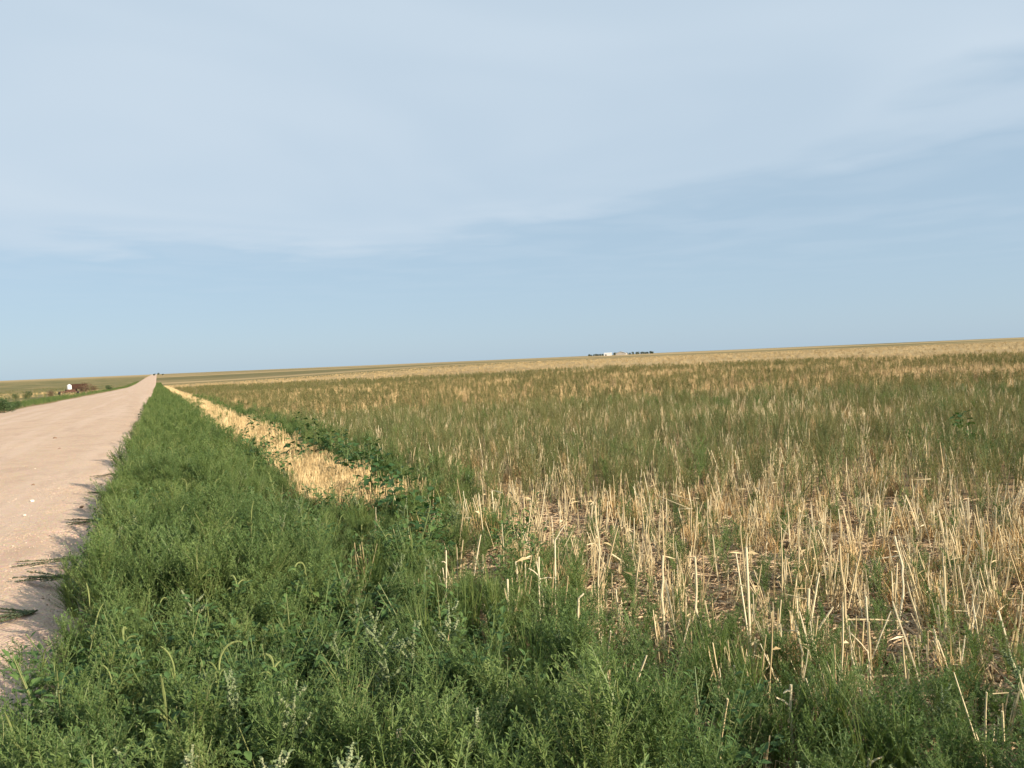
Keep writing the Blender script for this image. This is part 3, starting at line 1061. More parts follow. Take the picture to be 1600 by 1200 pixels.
# pigweeds with arching spikes
pig = [pigweed_meshes(h, s, n, a) for h, s, n, a in ((0.56, 101, 2, 1.5), (0.58, 102, 5, 1.1), (0.54, 103, 3, 0.6), (0.52, 104, 2, 1.9), (0.56, 105, 4, 0.35))]
PIG_H = (0.56, 0.58, 0.54, 0.52, 0.56)
random.seed(6)
heroes = [(235, 795, 0, 'pigweed with one tall spike arching over the dark leaves by the road'),
          (312, 1012, 1, 'pigweed with a thick bundle of pale spikes, the tallest arching over'),
          (276, 1030, 2, 'pigweed with an upright pale spike just beside the thick spike bundle'),
          (252, 1046, 4, 'pigweed with a slim spike leaning towards the road, beside the spike bundle'),
          (388, 1006, 3, 'pigweed with a grey green spike arching sideways past the spike bundle'),
          (372, 884, 3, 'pigweed whose spike bows over in the middle of the verge'),
          (296, 862, 4, 'pigweed with short pale tip in the shaded hollow of the verge'),
          (328, 800, 2, 'pigweed with straight pale spikes beyond the arching one by the road'),
          (392, 795, 4, 'pigweed with a slender upright spike halfway along the near verge'),
          (437, 838, 2, 'pigweed with upright spike in the bright green part of the verge'),
          (495, 860, 0, 'pigweed with a curled spike at the verge side facing the field'),
          (225, 960, 3, 'pigweed with a low looping spike over broad leaves near the gravel')]
for px, py, k, lab in heroes:
    p = at(px, py, PIG_H[k])
    thing_of('pigweed', pig[k], p, 1.0, lab, 'weed', 'pigweeds in the verge')
for px, py, lab in [(60, 1010, 'low leafy pigweed rising highest against the gravel at the frame edge'), (120, 985, 'low leafy pigweed against the gravel below the trailing weeds'),
                    (95, 1075, 'low leafy pigweed in the corner by the road among bluish leaves'), (165, 1040, 'low leafy pigweed beside the wide leaved weed near the gravel'),
                    (215, 1085, 'low leafy pigweed just below the pigweed spikes'), (40, 1100, 'low leafy pigweed closest to the frame edge in the corner'),
                    (150, 930, 'low leafy pigweed at the gravel edge below the longest trailing weed'), (205, 905, 'low leafy pigweed in the verge behind the looping spike'),
                    (260, 920, 'low leafy pigweed in deep shade in the verge hollow'), (190, 860, 'low leafy pigweed at the gravel edge beside the longest trailing weed'),
                    (235, 870, 'low leafy pigweed below the tall arching spike'), (330, 950, 'low leafy pigweed in bright light above the spike bundle'),
                    (300, 1120, 'low leafy pigweed near the bottom edge below the spike bundle'), (110, 1150, 'low leafy pigweed at the bottom edge of the corner by the road')]:
    k = random.randrange(5)
    p = at(px, py + 10, PIG_H[k] * 0.7)
    thing_of('pigweed', pig[k], p, random.uniform(0.68, 0.85), lab, 'weed', 'leafy pigweeds beside the gravel')
proto_collection('pigweeds', [join_meshes('pigweed', [q[1] for q in k]) for k in pig])
P = scatter(4.5, 45, 2.4, in_verge, -10, 30)
mass('verge_pigweeds', 'pigweeds with slender spikes standing through the verge', 'weeds', PROTO['pigweeds'], P, RNG.uniform(0.6, 0.95, len(P)))

# grey green weeds with pale clustered heads
lam = [lambs_meshes(h, s) for h, s in ((0.54, 111), (0.50, 112), (0.56, 113), (0.46, 114))]
LAM_H = (0.54, 0.50, 0.56, 0.46)
for px, py, k, lab in [(568, 952, 0, 'grey green goosefoot whose pale head leans towards the road'),
                       (636, 972, 1, 'grey green goosefoot with one upright pale head, second of the pale cluster'),
                       (652, 962, 2, 'grey green goosefoot with nodding pale head in the middle of the cluster'),
                       (700, 952, 0, 'grey green goosefoot with the brightest hooked head, at the field side of its cluster'),
                       (680, 985, 3, 'low grey green goosefoot in front of the brightest hooked head'),
                       (612, 1030, 3, 'low grey green goosefoot with a pinkish pale head under its cluster'),
                       (372, 1066, 2, 'grey green goosefoot with whitish slanting head below the spike bundle'),
                       (410, 1070, 1, 'grey green goosefoot with chalky bent head right of the slanting one'),
                       (458, 1076, 0, 'grey green goosefoot with pale hook tip standing alone in dark weeds'),
                       (292, 1068, 3, 'grey green goosefoot with small buff head below the pigweed spikes'),
                       (245, 1150, 1, 'grey green goosefoot with buff knobbly head near the bottom edge'),
                       (392, 1160, 3, 'grey green goosefoot with short leaning head near the bottom edge'),
                       (505, 1130, 2, 'grey green goosefoot with a long bare stem near the bottom edge'),
                       (730, 1120, 1, 'grey green goosefoot with a forked yellowish head near the cut stubs')]:
    p = at(px, py, LAM_H[k])
    thing_of('goosefoot', (('stem', lam[k][0]), ('leaves', lam[k][1]), ('seed_head', lam[k][2])), p, 1.0, lab, 'weed', 'goosefoots with pale heads')
proto_collection('goosefoots', [join_meshes('goosefoot', k) for k in lam])
P = scatter(1.8, 11, 2.0, in_verge, -15, 75)
mass('verge_goosefoots', 'grey green goosefoots mixed through the near verge weeds', 'weeds', PROTO['goosefoots'], P, RNG.uniform(0.6, 0.9, len(P)))

# dark broad-leaved weeds around the golden strip: each leaf is a part
broad_leaf = []
for s in range(6):
    random.seed(120 + s)
    mb = MB()
    mb.blade(Vector((0, 0, 0)), Vector((1, 0, 0)), Vector((0, 0, 1)), 0.115, 0.09, shape=(0.85, 1.0, 0.86, 0.55, 0.0), fold=0.25, droop=0.25 + 0.12 * (s % 3), petiole=0.055)
    broad_leaf.append(mb.mesh('leaf', [MAT['broad']], True))
random.seed(130)
broad_stem = []
for s in range(3):
    mb = MB()
    mb.tube([(0, 0, 0), (0.02 * s, 0.01, 0.2), (0.03, 0.02 * s, 0.42), (0.02, 0.02, 0.56)], [0.008, 0.007, 0.005, 0.003], 5)
    broad_stem.append(mb.mesh('stem', [MAT['stem']]))


def broad_weed(p, scale, label, n=42):
    root = empty('broadleaf_weed', p, random.uniform(0, 6.28), (random.gauss(0, .1), random.gauss(0, .1)), scale)
    tag(root, label, 'weed', 'dark broad leaved weeds')
    obj('stem', broad_stem[random.randrange(3)], root)
    for i in range(n):
        t = 0.1 + 0.9 * i / (n - 1)
        a = i * 2.4
        reach = random.uniform(0.0, 0.16) * (1.1 - 0.8 * t)
        obj('leaf', random.choice(broad_leaf), root, (0.02 * t + reach * math.cos(a), 0.02 * t + reach * math.sin(a), 0.54 * t + random.uniform(-.03, .03)),
            (random.uniform(-.7, .7), random.uniform(-0.7, 0.55) - 0.2 * t, a + random.uniform(-.4, .4)), (1.05 - 0.45 * t) * random.uniform(0.75, 1.1))
    return root


for px, py, sc, lab in [(392, 662, 1.15, 'dark broad leaved weed, topmost on the golden strip'),
                        (398, 700, 1.05, 'dark broad leaved weed in the middle of the golden strip'),
                        (420, 712, 0.85, 'dark broad leaved weed low in the golden strip beside the middle one'),
                        (445, 728, 0.75, 'small dark weed at the lower rim of the golden strip'),
                        (468, 672, 1.1, 'dark broad leaved weed behind the golden strip, far one of a row'),
                        (492, 682, 1.25, 'tall dark broad leaved weed with shiny leaf tops behind the golden strip'),
                        (512, 705, 1.1, 'dark broad leaved weed in the thickest clump behind the golden strip'),
                        (482, 715, 0.9, 'dark broad leaved weed in front of the thickest clump'),
                        (535, 722, 1.15, 'dark broad leaved weed just above the golden patch'),
                        (555, 732, 0.95, 'dark broad leaved weed above the end of the golden patch'),
                        (600, 742, 1.2, 'bright edged broad leaved weed at the near end of the golden strip'),
                        (625, 765, 1.1, 'broad leaved weed with yellow green leaves beyond the golden patch'),
                        (655, 790, 1.0, 'broad leaved weed near the first orange straw tuft'),
                        (668, 808, 0.9, 'vivid green broad leaved weed next to the first pale stalks'),
                        (330, 655, 1.0, 'dark broad leaved weed where verge and golden strip meet far off'),
                        (357, 676, 0.95, 'dark broad leaved weed at the verge side of the golden strip'),
                        (430, 668, 1.1, 'dark broad leaved weed beyond the golden strip, near the topmost one'),
                        (455, 690, 1.15, 'dark broad leaved weed filling the belt beyond the golden strip'),
                        (500, 700, 1.2, 'dark broad leaved weed behind the thickest clump'),
                        (528, 700, 1.15, 'dark broad leaved weed at the field side of the thickest clump'),
                        (570, 715, 1.1, 'dark broad leaved weed between the thickest clump and the stubble'),
                        (585, 750, 1.1, 'broad leaved weed bordering the near end of the golden patch'),
                        (610, 780, 1.0, 'broad leaved weed just nearer than the golden patch'),
                        (410, 690, 1.0, 'dark broad leaved weed crowding the middle one of the golden strip'),
                        (385, 680, 0.95, 'dark broad leaved weed between the topmost and the middle one'),
                        (222, 640, 0.8, 'dark weed poking from the far verge over the road'),
                        (160, 818, 0.75, 'dark broad leaved weed leaning onto the gravel beside the arching spike'),
                        (195, 800, 0.8, 'dark broad leaved weed under the arching spike by the road'),
                        (70, 1085, 0.7, 'broad leaved weed with bluish leaves in the corner by the road'),
                        (140, 1050, 0.7, 'broad leaved weed with wide leaves below the looping spike'),
                        (1505, 655, 1.2, 'lone dark bushy weed standing out in the middle of the field')]:
    if px > 300 and px < 640:
        py -= 4 if px < 460 else 18
    p = at(px, py, 0.45 * sc)
    broad_weed(p, sc, lab)

# mat-forming weeds creeping over the gravel
for j, (px, py, L, lab) in enumerate([(158, 872, 0.72, 'long flat weed trailing far out over the gravel'),
                                      (120, 905, 0.55, 'flat weed with short runners below the longest trailing one'),
                                      (60, 962, 0.5, 'flat weed reaching over the gravel near the frame edge'),
                                      (165, 815, 0.4, 'flat weed at the gravel edge above the longest trailing one'),
                                      (192, 770, 0.55, 'thin flat weed on the gravel halfway along the verge'),
                                      (200, 742, 0.6, 'thin flat weed, farthest of the trailing ones'),
                                      (10, 1165, 0.4, 'flat weed on the gravel at the bottom corner')]):
    random.seed(140 + j)
    st, lf = MB(), MB()
    for k in range(9 if L < 0.7 else 7):
        a = math.pi + random.uniform(-0.75, 0.75) * (0.35 if (L > 0.7 and k < 4) else 1.0)
        ln = L * (random.uniform(0.75, 1.0) if k < 3 else random.uniform(0.35, 0.7))
        pts, p, d = [], Vector((0.05, 0, 0.015)), Vector((math.cos(a), math.sin(a), 0.06))
        for i in range(8):
            pts.append(p.copy())
            p = p + d.normalized() * ln / 7
            d = d + Vector((0, random.uniform(-.2, .2), random.uniform(-.05, .05)))
            p.z = max(0.012, min(p.z, 0.05))
        st.tube(pts, [0.003 - 0.0002 * i for i in range(8)], 3)
        for i in range(int(ln * 300)):
            t = random.random() * 6.9
            q = pts[int(t)].lerp(pts[int(t) + 1], t % 1)
            lf.leaf(q, rvec(random.uniform(0.0, 0.9)), Vector((0, 0, 1)), random.uniform(0.014, 0.03), random.uniform(0.009, 0.015), droop=0.1)
    p = at(px - (18 if py > 800 else 6), py, 0.02)
    p.z += 0.014 + 0.07 * math.sin(math.pi * min(1, max(0, (p.x + 10.2) / 9.5)))
    root = tag(empty('trailing_weed', p, random.uniform(-0.15, 0.15)), lab, 'weed', 'flat weeds trailing over the gravel')
    obj('runners', st.mesh('runners', [MAT['red_stem']]), root)
    obj('leaves', lf.mesh('leaves', [MAT['mat_leaf']]), root)

# ------------------------------------------------------------------ single stalks in the near field
stalk_kinds = []
for s in range(26):
    random.seed(200 + s)
    mb = MB()
    kind = s % 5
    h = random.uniform(0.32, 0.6)
    rad = random.uniform(0.0036, 0.0058)
    if kind in (0, 1) or (kind == 2 and s % 2):
        kind = 0
        stalk(mb, (0, 0, -0.02), h, rad, rvec(0) * random.uniform(0, 0.22))
    elif kind == 2:
        stalk(mb, (0, 0, -0.02), h, rad, rvec(0) * random.uniform(0.05, 0.2), (random.choice((0.5, 0.67)), rvec(0), random.uniform(-0.3, 0.5)))
    elif kind == 3:
        pts = stalk(mb, (0, 0, -0.02), h, rad, rvec(0) * 0.12)
        for i in (2, 3):
            o = rvec(0)
            stalk(mb, pts[i], h * random.uniform(0.25, 0.45), rad * 0.65, o * random.uniform(0.4, 0.9))
    else:
        stalk(mb, (0, 0, -0.02), h * 0.9, rad, rvec(0) * random.uniform(0.25, 0.55))
    stalk_kinds.append((kind, mb.mesh('straw_stalk', [MAT['straw']])))
KIND_WORDS = ('straight', 'straight', 'snapped', 'branching', 'leaning')


def field_place(x, y, z):
    px, py, d = project(x, y, z)
    px, py = float(px), float(py)
    row = 'at the weedy rim' if py > 985 else ('within the stubble' if py > 870 else 'deep in the stubble')
    side = 'beside the green verge' if px < 960 else ('among dense sheaves' if px < 1200 else ('by bare soil' if px < 1400 else 'far from the road'))
    return row, side


C = scatter(2.6, 8.2, 13, field_mix, -5, 66)
px_, py_, d_ = project(C[:, 0], C[:, 1], terrain(C[:, 0], C[:, 1]) + 0.3)
ok = (px_ > 20) & (px_ < 1580) & (py_ < 1150)
C = C[ok][np.argsort(d_[ok])][:280]
random.seed(7)
for x, y in C:
    kind, me_ = random.choice(stalk_kinds)
    z = tz(x, y)
    row, side = field_place(x, y, z)
    o = obj('straw_stalk', me_, None, (x, y, z), (random.gauss(0, .07), random.gauss(0, .07), random.uniform(0, 6.28)), random.uniform(0.7, 1.1))
    w = KIND_WORDS[kind]
    size = 'tall ' if o.scale.x > 1.0 else ('short ' if o.scale.x < 0.8 else '')
    tag(o, '%s%s pale straw stalk %s, %s' % (size, w, row, side), 'stalk', '%s%s stalks %s %s' % (size, w, row, side))


def hero_stalk(px, py, px2, py2, rad, label, segs=None, extra=(), sink=0):
    """A stalk from the ground pixel up to the top pixel, upright in the plane facing the sun side of the camera."""
    b = at(px, py + sink)
    dep = (b - EYE).dot(fwd)

    def lift(qx, qy):
        d = ray(qx, qy)
        return EYE + d * (dep / d.dot(fwd)) - b
    mb = MB()
    rad = rad * (0.6 if sink else 0.85)
    path = [Vector((0, 0, -0.02))] + [lift(*q) for q in (segs or [])] + [lift(px2, py2)]
    full = []
    for a, c in zip(path[:-1], path[1:]):
        for i in range(3):
            full.append(a.lerp(c, i / 3) + rvec(0) * 0.004)
    full.append(path[-1])
    n = len(full)
    t0 = random.random() * 0.3 + 0.7
    mb.tube(full, [rad * (1.15 - 0.4 * i / n) * (1.15 if i % 3 == 0 else 1) for i in range(n)], 6, 0, t0)
    for (ax_, ay_, bx_, by_) in extra:
        a, c = lift(ax_, ay_), lift(bx_, by_)
        mb.tube([a, a.lerp(c, .5) + Vector((0, 0, .006)), c], [rad * .75, rad * .7, rad * .5], 5, 0, t0)
    for _ in range(0 if sink else 2):
        q = random.choice(full[2:])
        mb.leaf(q, rvec(random.uniform(-.5, 1)), rvec(0.3), random.uniform(.05, .12), rad * 0.9, 0, random.random())
    o = obj('straw_stalk', mb.mesh('straw_stalk', [MAT['straw']]), None, b)
    tag(o, label, 'stalk', 'tall pale stalks that stand out')
    return o


random.seed(8)
hero_stalk(1258, 1060, 1264, 920, 0.0085, 'thick bright stalk with a second straw rising from its foot', extra=((1264, 990, 1280, 895), (1266, 1005, 1302, 948)))
hero_stalk(1331, 1030, 1312, 850, 0.008, 'tall bowed stalk with a side straw held out level', segs=[(1322, 960)], extra=((1324, 968, 1420, 972), (1325, 950, 1345, 860)))
hero_stalk(1360, 1060, 1353, 932, 0.0055, 'slim stalk rising from a splayed stub, dark hollow behind it', extra=((1362, 1030, 1392, 955), (1361, 1025, 1330, 990)))
hero_stalk(1400, 990, 1398, 838, 0.0075, 'tall stalk bent backwards at its middle joint', segs=[(1410, 930), (1411, 885)])
hero_stalk(1480, 1040, 1475, 885, 0.008, 'pale ragged stalk with split top far along the field rim', extra=((1478, 960, 1500, 1045),))
hero_stalk(1588, 1050, 1560, 955, 0.0075, 'thick leaning stalk at the edge of the picture')
hero_stalk(1107, 1035, 1086, 870, 0.0075, 'leaning stalk crossing another low down near the weedy rim', segs=[(1088, 950)], extra=((1105, 1010, 1122, 985),))
hero_stalk(1172, 1035, 1166, 855, 0.008, 'bright upright stalk in the densest sheaf near the weedy rim', extra=((1170, 1000, 1150, 865), (1171, 1010, 1186, 1000)))
hero_stalk(1040, 1015, 1036, 868, 0.0075, 'straight stalk between the verge and the dense sheaf', segs=[(1034, 930)], extra=((1036, 900, 1060, 1000),))
hero_stalk(1010, 900, 956, 866, 0.007, 'straw fallen slantwise against its neighbours')
hero_stalk(935, 950, 930, 790, 0.007, 'very tall straight stalk at the verge side of the field', segs=[(936, 860)], sink=50)
hero_stalk(902, 975, 912, 927, 0.0085, 'short hooked stub in dark weeds at the verge side', segs=[(903, 935)], sink=75)
hero_stalk(845, 915, 842, 915 - 45, 0.008, 'forked stub with two bare arms', extra=((842, 905, 868, 903), (842, 900, 826, 888)), sink=70)
hero_stalk(868, 950, 867, 845, 0.0065, 'slim stalk bent over at the top beside the forked stub', extra=((867, 845, 885, 818),), sink=60)
hero_stalk(697, 925, 697, 860, 0.007, 'lone pale stick with a side twig standing in the green verge', extra=((697, 880, 690, 878),), sink=75)
hero_stalk(795, 950, 793, 905, 0.009, 'stout broken stub in the green at the verge side', sink=75)
hero_stalk(1237, 1125, 1236, 1070, 0.0095, 'weathered forked stalk alone in the dark weeds', extra=((1236, 1105, 1213, 1090), (1236, 1080, 1224, 1083)), sink=75)
hero_stalk(1148, 1056, 1147, 1040, 0.008, 'tiny pale stub tip showing out of the weeds', sink=80)
hero_stalk(617, 1190, 621, 1140, 0.0085, 'short cut stub, first of four at the bottom edge', sink=110)
hero_stalk(627, 1190, 626, 1138, 0.0085, 'short cut stub, second of four at the bottom edge', sink=110)
hero_stalk(644, 1188, 643, 1148, 0.0085, 'short cut stub, third of four at the bottom edge', sink=110)
hero_stalk(660, 1199, 658, 1176, 0.0095, 'short cut stub, last of four at the bottom edge', extra=((658, 1190, 640, 1165),), sink=110)
hero_stalk(1352, 1199, 1358, 1185, 0.009, 'cut stub leaning at the very bottom of the dark weeds', extra=((1354, 1198, 1380, 1182),), sink=90)

# orange-tan dry tufts that stand out in the green
random.seed(9)
for px, py, sc, lab in [(660, 862, 1.0, 'orange dry tuft standing alone in the green verge'),
                        (690, 800, 1.0, 'dry tan tuft at the foot of the first leaning stalks'),
                        (815, 905, 0.9, 'orange dry tuft in the green behind the forked stub'),
                        (755, 850, 1.2, 'tall tan tuft beside the first dense stalks'),
                        (640, 842, 0.7, 'small pale dry tuft left of the orange one'),
                        (650, 735, 1.1, 'dry tan tuft beyond the broad leaved weeds')]:
    p = at(px, py)
    o = obj('dry_tuft', PROTO['dry_tufts'].objects[random.randrange(3)].data, None, p, (0, 0, random.uniform(0, 6)), 1.3 * sc)
    tag(o, lab, 'grass tuft', 'dry tufts in the green')

# ------------------------------------------------------------------ gravel
def stone_mesh(name, seed, color):
    random.seed(seed)
    import bmesh
    bm = bmesh.new()
    bmesh.ops.create_icosphere(bm, subdivisions=1, radius=1.0)
    for v in bm.verts:
        v.co *= random.uniform(0.72, 1.15)
        v.co.z *= 0.6
    me_ = bpy.data.meshes.new(name)
    bm.to_mesh(me_)
    bm.free()
    me_.materials.append(color)
    a = me_.attributes.new('tint', 'FLOAT', 'FACE')
    a.data.foreach_set('value', [random.random()] * len(me_.polygons))
    return me_


peb_mat = stalk_mat('pebble', [(0.05, (0.270, 0.189, 0.131)), (0.5, (0.432, 0.324, 0.239)), (1.0, (0.594, 0.495, 0.405))], rough=0.85)
white_stone = plain_mat('pale_stone', (0.72, 0.64, 0.54), 0.8, 0.3, 20, 0.15)
proto_collection('pebbles', [stone_mesh('pebble', 300 + i, peb_mat) for i in range(5)])
windrow = lambda x, y: (x < -0.6) * (x > -10) * (0.22 + 0.78 * np.maximum(np.exp(-((x + 1.35 + 0.12 * np.sin(y * 0.7)) / 0.38) ** 2), np.exp(-((x + 5.3) / 0.55) ** 2)) * (0.4 + 0.6 * value_noise(x, y, 0.6, 71)))
P = scatter(2.5, 16, 620, windrow, -60, 2)
P2 = scatter(16, 40, 90, windrow, -35, 0)
PP = np.concatenate([P, P2])
g = mass('gravel', 'loose pebbles scattered over the gravel road', 'gravel', PROTO['pebbles'], PP, RNG.lognormal(-5.4, 0.45, len(PP)), 0.3)
# pebbles lie on the crowned road surface
co = np.empty(len(PP) * 3, 'f')
g.data.vertices.foreach_get('co', co)
co = co.reshape(-1, 3)
co[:, 2] += 0.014 + 0.07 * np.sin(np.pi * np.clip((PP[:, 0] + 10.2) / 9.6, 0, 1))
g.data.vertices.foreach_set('co', co.ravel())
random.seed(10)
for i, (px, py, s, lab) in enumerate([(51, 788, 0.032, 'whitest stone lying out on the gravel road'), (39, 811, 0.022, 'small pale stone nearer than the whitest one on the gravel'),
                                      (86, 688, 0.075, 'dark clod on the gravel casting a streak of shade'), (93, 704, 0.035, 'small dark clod just nearer than the large one'),
                                      (128, 798, 0.03, 'little brown clod near the gravel edge'), (52, 762, 0.03, 'flat brown clod behind the whitest stone')]):
    p = at(px, py)
    m_ = white_stone if i < 2 else plain_mat('clod', (0.20, 0.13, 0.085), 0.95, 0.1, 15, 0.3)
    o = obj('stone' if i < 2 else 'dirt_clod', stone_mesh('stone', 330 + i, m_), None, (p.x, p.y, p.z + 0.04 + s * 0.3), (0.1, 0.2, i), s)
    tag(o, lab, 'stone' if i < 2 else 'clod')

# ------------------------------------------------------------------ across the road
P = scatter(14, 120, 5.0, lambda x, y: (x > -12.4) & (x < -9.9), -42, -1)
P2 = scatter(120, 520, 1.2, lambda x, y: (x > -12.4) & (x < -9.9), -7, 0)
P = np.concatenate([P, P2])
mass('roadside_weeds', 'low band of green weeds along the other side of the road', 'weeds', PROTO['verge_weeds_far'], P, RNG.uniform(0.7, 1.1, len(P)))
P = scatter(24, 420, 0.12, lambda x, y: (x < -12.6) & (value_noise(x * 0.25, y, 16, 31) > 0.45), -40, -1)
mass('pasture_weeds', 'scattered weeds over the pasture across the road', 'weeds', PROTO['field_weeds_far'], P, RNG.uniform(0.8, 1.6, len(P)))
P = scatter(24, 300, 0.15, lambda x, y: (x < -12.6) & (value_noise(x * 0.25, y, 16, 31) < 0.5), -40, -1)
mass('pasture_grass', 'tan grass over the pasture across the road', 'grass', PROTO['stubble_far'], P, RNG.uniform(0.7, 1.2, len(P)))


def box(mb, c, s, slot=0, rz=0.0, tint=0.5):
    ca, sa = math.cos(rz), math.sin(rz)
    vs = []
    for dx, dy, dz in ((-1, -1, -1), (1, -1, -1), (1, 1, -1), (-1, 1, -1), (-1, -1, 1), (1, -1, 1), (1, 1, 1), (-1, 1, 1)):
        x, y = dx * s[0] / 2, dy * s[1] / 2
        vs.append(Vector((c[0] + x * ca - y * sa, c[1] + x * sa + y * ca, c[2] + dz * s[2] / 2)))
    mb.add(vs, [(0, 3, 2, 1), (4, 5, 6, 7), (0, 1, 5, 4), (1, 2, 6, 5), (2, 3, 7, 6), (3, 0, 4, 7)], slot, tint)


def ground_at_distance(px, dist):
    """Ground point in the direction of a pixel column at that distance."""
    hy = 597 - 0.0437 * px
    p = along(px, hy, dist)
    return Vector((p.x, p.y, tz(p.x, p.y)))


white_paint = plain_mat('white_paint', (0.66, 0.66, 0.64), 0.4, 0.5, 1.5, 0.05)
rust = plain_mat('rust', (0.085, 0.045, 0.032), 0.85, 0.2, 4, 0.4)
dark_rust = plain_mat('dark_rust', (0.05, 0.028, 0.022), 0.85, 0.2, 4, 0.4)
rubber = plain_mat('rubber', (0.03, 0.03, 0.03), 0.8, 0.2)

# white upright tank on legs
face = math.atan2(-1, 0)
p = ground_at_distance(107.5, 215)
p.z = tz(p.x, p.y)
t_ = tag(empty('water_tank', p, 0, (0, 0), 0.78), 'white upright tank beside rusty farm machinery across the road', 'tank')
mb = MB()
prof = [(0.0, 0.55), (0.35, 0.55), (0.62, 0.85), (0.64, 1.0), (0.64, 2.3), (0.6, 2.42), (0.3, 2.56), (0.0, 2.58)]
ns = 20
vs = [Vector((r * math.cos(2 * math.pi * k / ns), r * math.sin(2 * math.pi * k / ns), z)) for r, z in prof for k in range(ns)]
mb.add(vs, [(i * ns + k, i * ns + (k + 1) % ns, (i + 1) * ns + (k + 1) % ns, (i + 1) * ns + k) for i in range(len(prof) - 1) for k in range(ns)])
obj('shell', mb.mesh('shell', [white_paint], True), t_)
for k in range(4):
    a = math.pi / 4 + k * math.pi / 2
    mb = MB()
    mb.tube([(0.7 * math.cos(a), 0.7 * math.sin(a), 0), (0.64 * math.cos(a), 0.64 * math.sin(a), 1.2)], [0.04, 0.04], 6)
    obj('leg', mb.mesh('leg', [dark_rust]), t_)
mb = MB()
mb.tube([(0, 0, 2.55), (0, 0, 2.72)], [0.18, 0.18], 10)
obj('lid', mb.mesh('lid', [white_paint]), t_)

# old implement with wheels, low and reddish
p = ground_at_distance(107, 165)
t_ = tag(empty('farm_implement', p, R(20)), 'low rusty red farm implement on wheels in front of the white tank', 'implement')
mb = MB()
box(mb, (0, 0, 0.62), (2.9, 0.22, 0.2))
box(mb, (0, 0.9, 0.62), (2.9, 0.18, 0.18))
for x in (-1.3, 0, 1.3):
    box(mb, (x, 0.45, 0.63), (0.16, 1.1, 0.14))
box(mb, (0.3, 0.4, 0.85), (1.5, 0.8, 0.36))
obj('frame', mb.mesh('frame', [rust]), t_)
for x in (-1.55, 1.55):
    mb = MB()
    mb.tube([(x - 0.1, 0.4, 0.36), (x + 0.1, 0.4, 0.36)], [0.36, 0.36], 16)
    w = obj('wheel', mb.mesh('wheel', [rubber]), t_)
    mb = MB()
    mb.tube([(x - 0.12, 0.4, 0.36), (x + 0.12, 0.4, 0.36)], [0.18, 0.18], 12)
    obj('hub', mb.mesh('hub', [rust]), w)
for k in range(7):
    x = -1.2 + 0.4 * k
    mb = MB()
    mb.tube([(x, 0, 0.6), (x, -0.25, 0.45), (x, -0.2, 0.15), (x, 0.05, 0.02)], [0.03, 0.03, 0.025, 0.02], 4)
    obj('tine', mb.mesh('tine', [dark_rust]), t_)
mb = MB()
mb.tube([(0, 0.9, 0.62), (0, 2.6, 0.45)], [0.06, 0.05], 6)
obj('drawbar', mb.mesh('drawbar', [rust]), t_)

# grain wagon and derelict harvester body behind: dark brown shapes
p = ground_at_distance(122, 235)
t_ = tag(empty('grain_wagon', p, R(-15)), 'dark brown derelict wagon just behind the white tank', 'wagon')
mb = MB()
V = [Vector(v) for v in ((-1.5, -.7, 0.9), (1.5, -.7, 0.9), (1.5, .7, 0.9), (-1.5, .7, 0.9), (-1.9, -1.1, 2.1), (1.9, -1.1, 2.1), (1.9, 1.1, 2.1), (-1.9, 1.1, 2.1))]
mb.add(V, [(0, 3, 2, 1), (0, 1, 5, 4), (1, 2, 6, 5), (2, 3, 7, 6), (3, 0, 4, 7)])
obj('hopper', mb.mesh('hopper', [rust]), t_)
mb = MB()
for y in (-0.6, 0.6):
    box(mb, (0, y, 0.78), (3.2, 0.14, 0.16))
obj('chassis', mb.mesh('chassis', [dark_rust]), t_)
for x in (-1.1, 1.1):
    for y in (-0.75, 0.75):
        mb = MB()
        mb.tube([(x, y - 0.12, 0.42), (x, y + 0.12, 0.42)], [0.42, 0.42], 14)
        obj('wheel', mb.mesh('wheel', [rubber]), t_)

brush_dry = leaf_mat('dry_brush', [(0.1, (0.085, 0.055, 0.035)), (0.5, (0.15, 0.10, 0.06)), (1.0, (0.23, 0.16, 0.09))], trans=0.1)
brush_green = leaf_mat('shrub_leaf', [(0.1, (0.025, 0.055, 0.022)), (0.5, (0.05, 0.09, 0.032)), (1.0, (0.09, 0.13, 0.05))], trans=0.2)
tree_leaf = leaf_mat('windbreak_leaf', [(0.1, (0.06, 0.08, 0.05)), (0.5, (0.095, 0.115, 0.072)), (1.0, (0.13, 0.15, 0.10))], trans=0.15)
bark = plain_mat('bark', (0.12, 0.09, 0.065), 0.95, 0.1, 5, 0.35)


def crown_mesh(name, rx, rz, zc, n, size, mat, seed):
    """Leaf-sized faces in clumps through an uneven crown."""
    random.seed(seed)
    mb = MB()
    lobes = [(rvec(0) * rx * random.uniform(0.1, 0.7) + Vector((0, 0, zc + random.uniform(-.7, .75) * rz)), random.uniform(0.3, 0.55) * rx) for _ in range(14)]
    for _ in range(n):
        c, r = random.choice(lobes)
        o = Vector((random.gauss(0, 1), random.gauss(0, 1), random.gauss(0, 1))).normalized()
        q = c + o * r * random.uniform(0.5, 1.05)
        mb.leaf(q, o + rvec(random.uniform(-.5, .5)), rvec(1), size * random.uniform(0.7, 1.4), size * random.uniform(0.5, 0.9))
    return mb.mesh(name, [mat])


def trunk_mesh(name, h, r, seed):
    random.seed(seed)
    mb = MB()
    mb.tube([(0, 0, -0.1), (0.05, 0, h * .4), (0, .05, h * .75), (0, 0, h)], [r * 1.3, r, r * .7, r * .35], 7)
    for k in range(6):
        z = h * random.uniform(0.35, 0.8)
        o = rvec(0.9)
        mb.tube([(0, 0, z), Vector((0, 0, z)) + o * h * .16, Vector((0, 0, z)) + o * h * .3 + Vector((0, 0, h * .05))], [r * .45, r * .3, r * .12], 5)
    return mb.mesh(name, [bark])


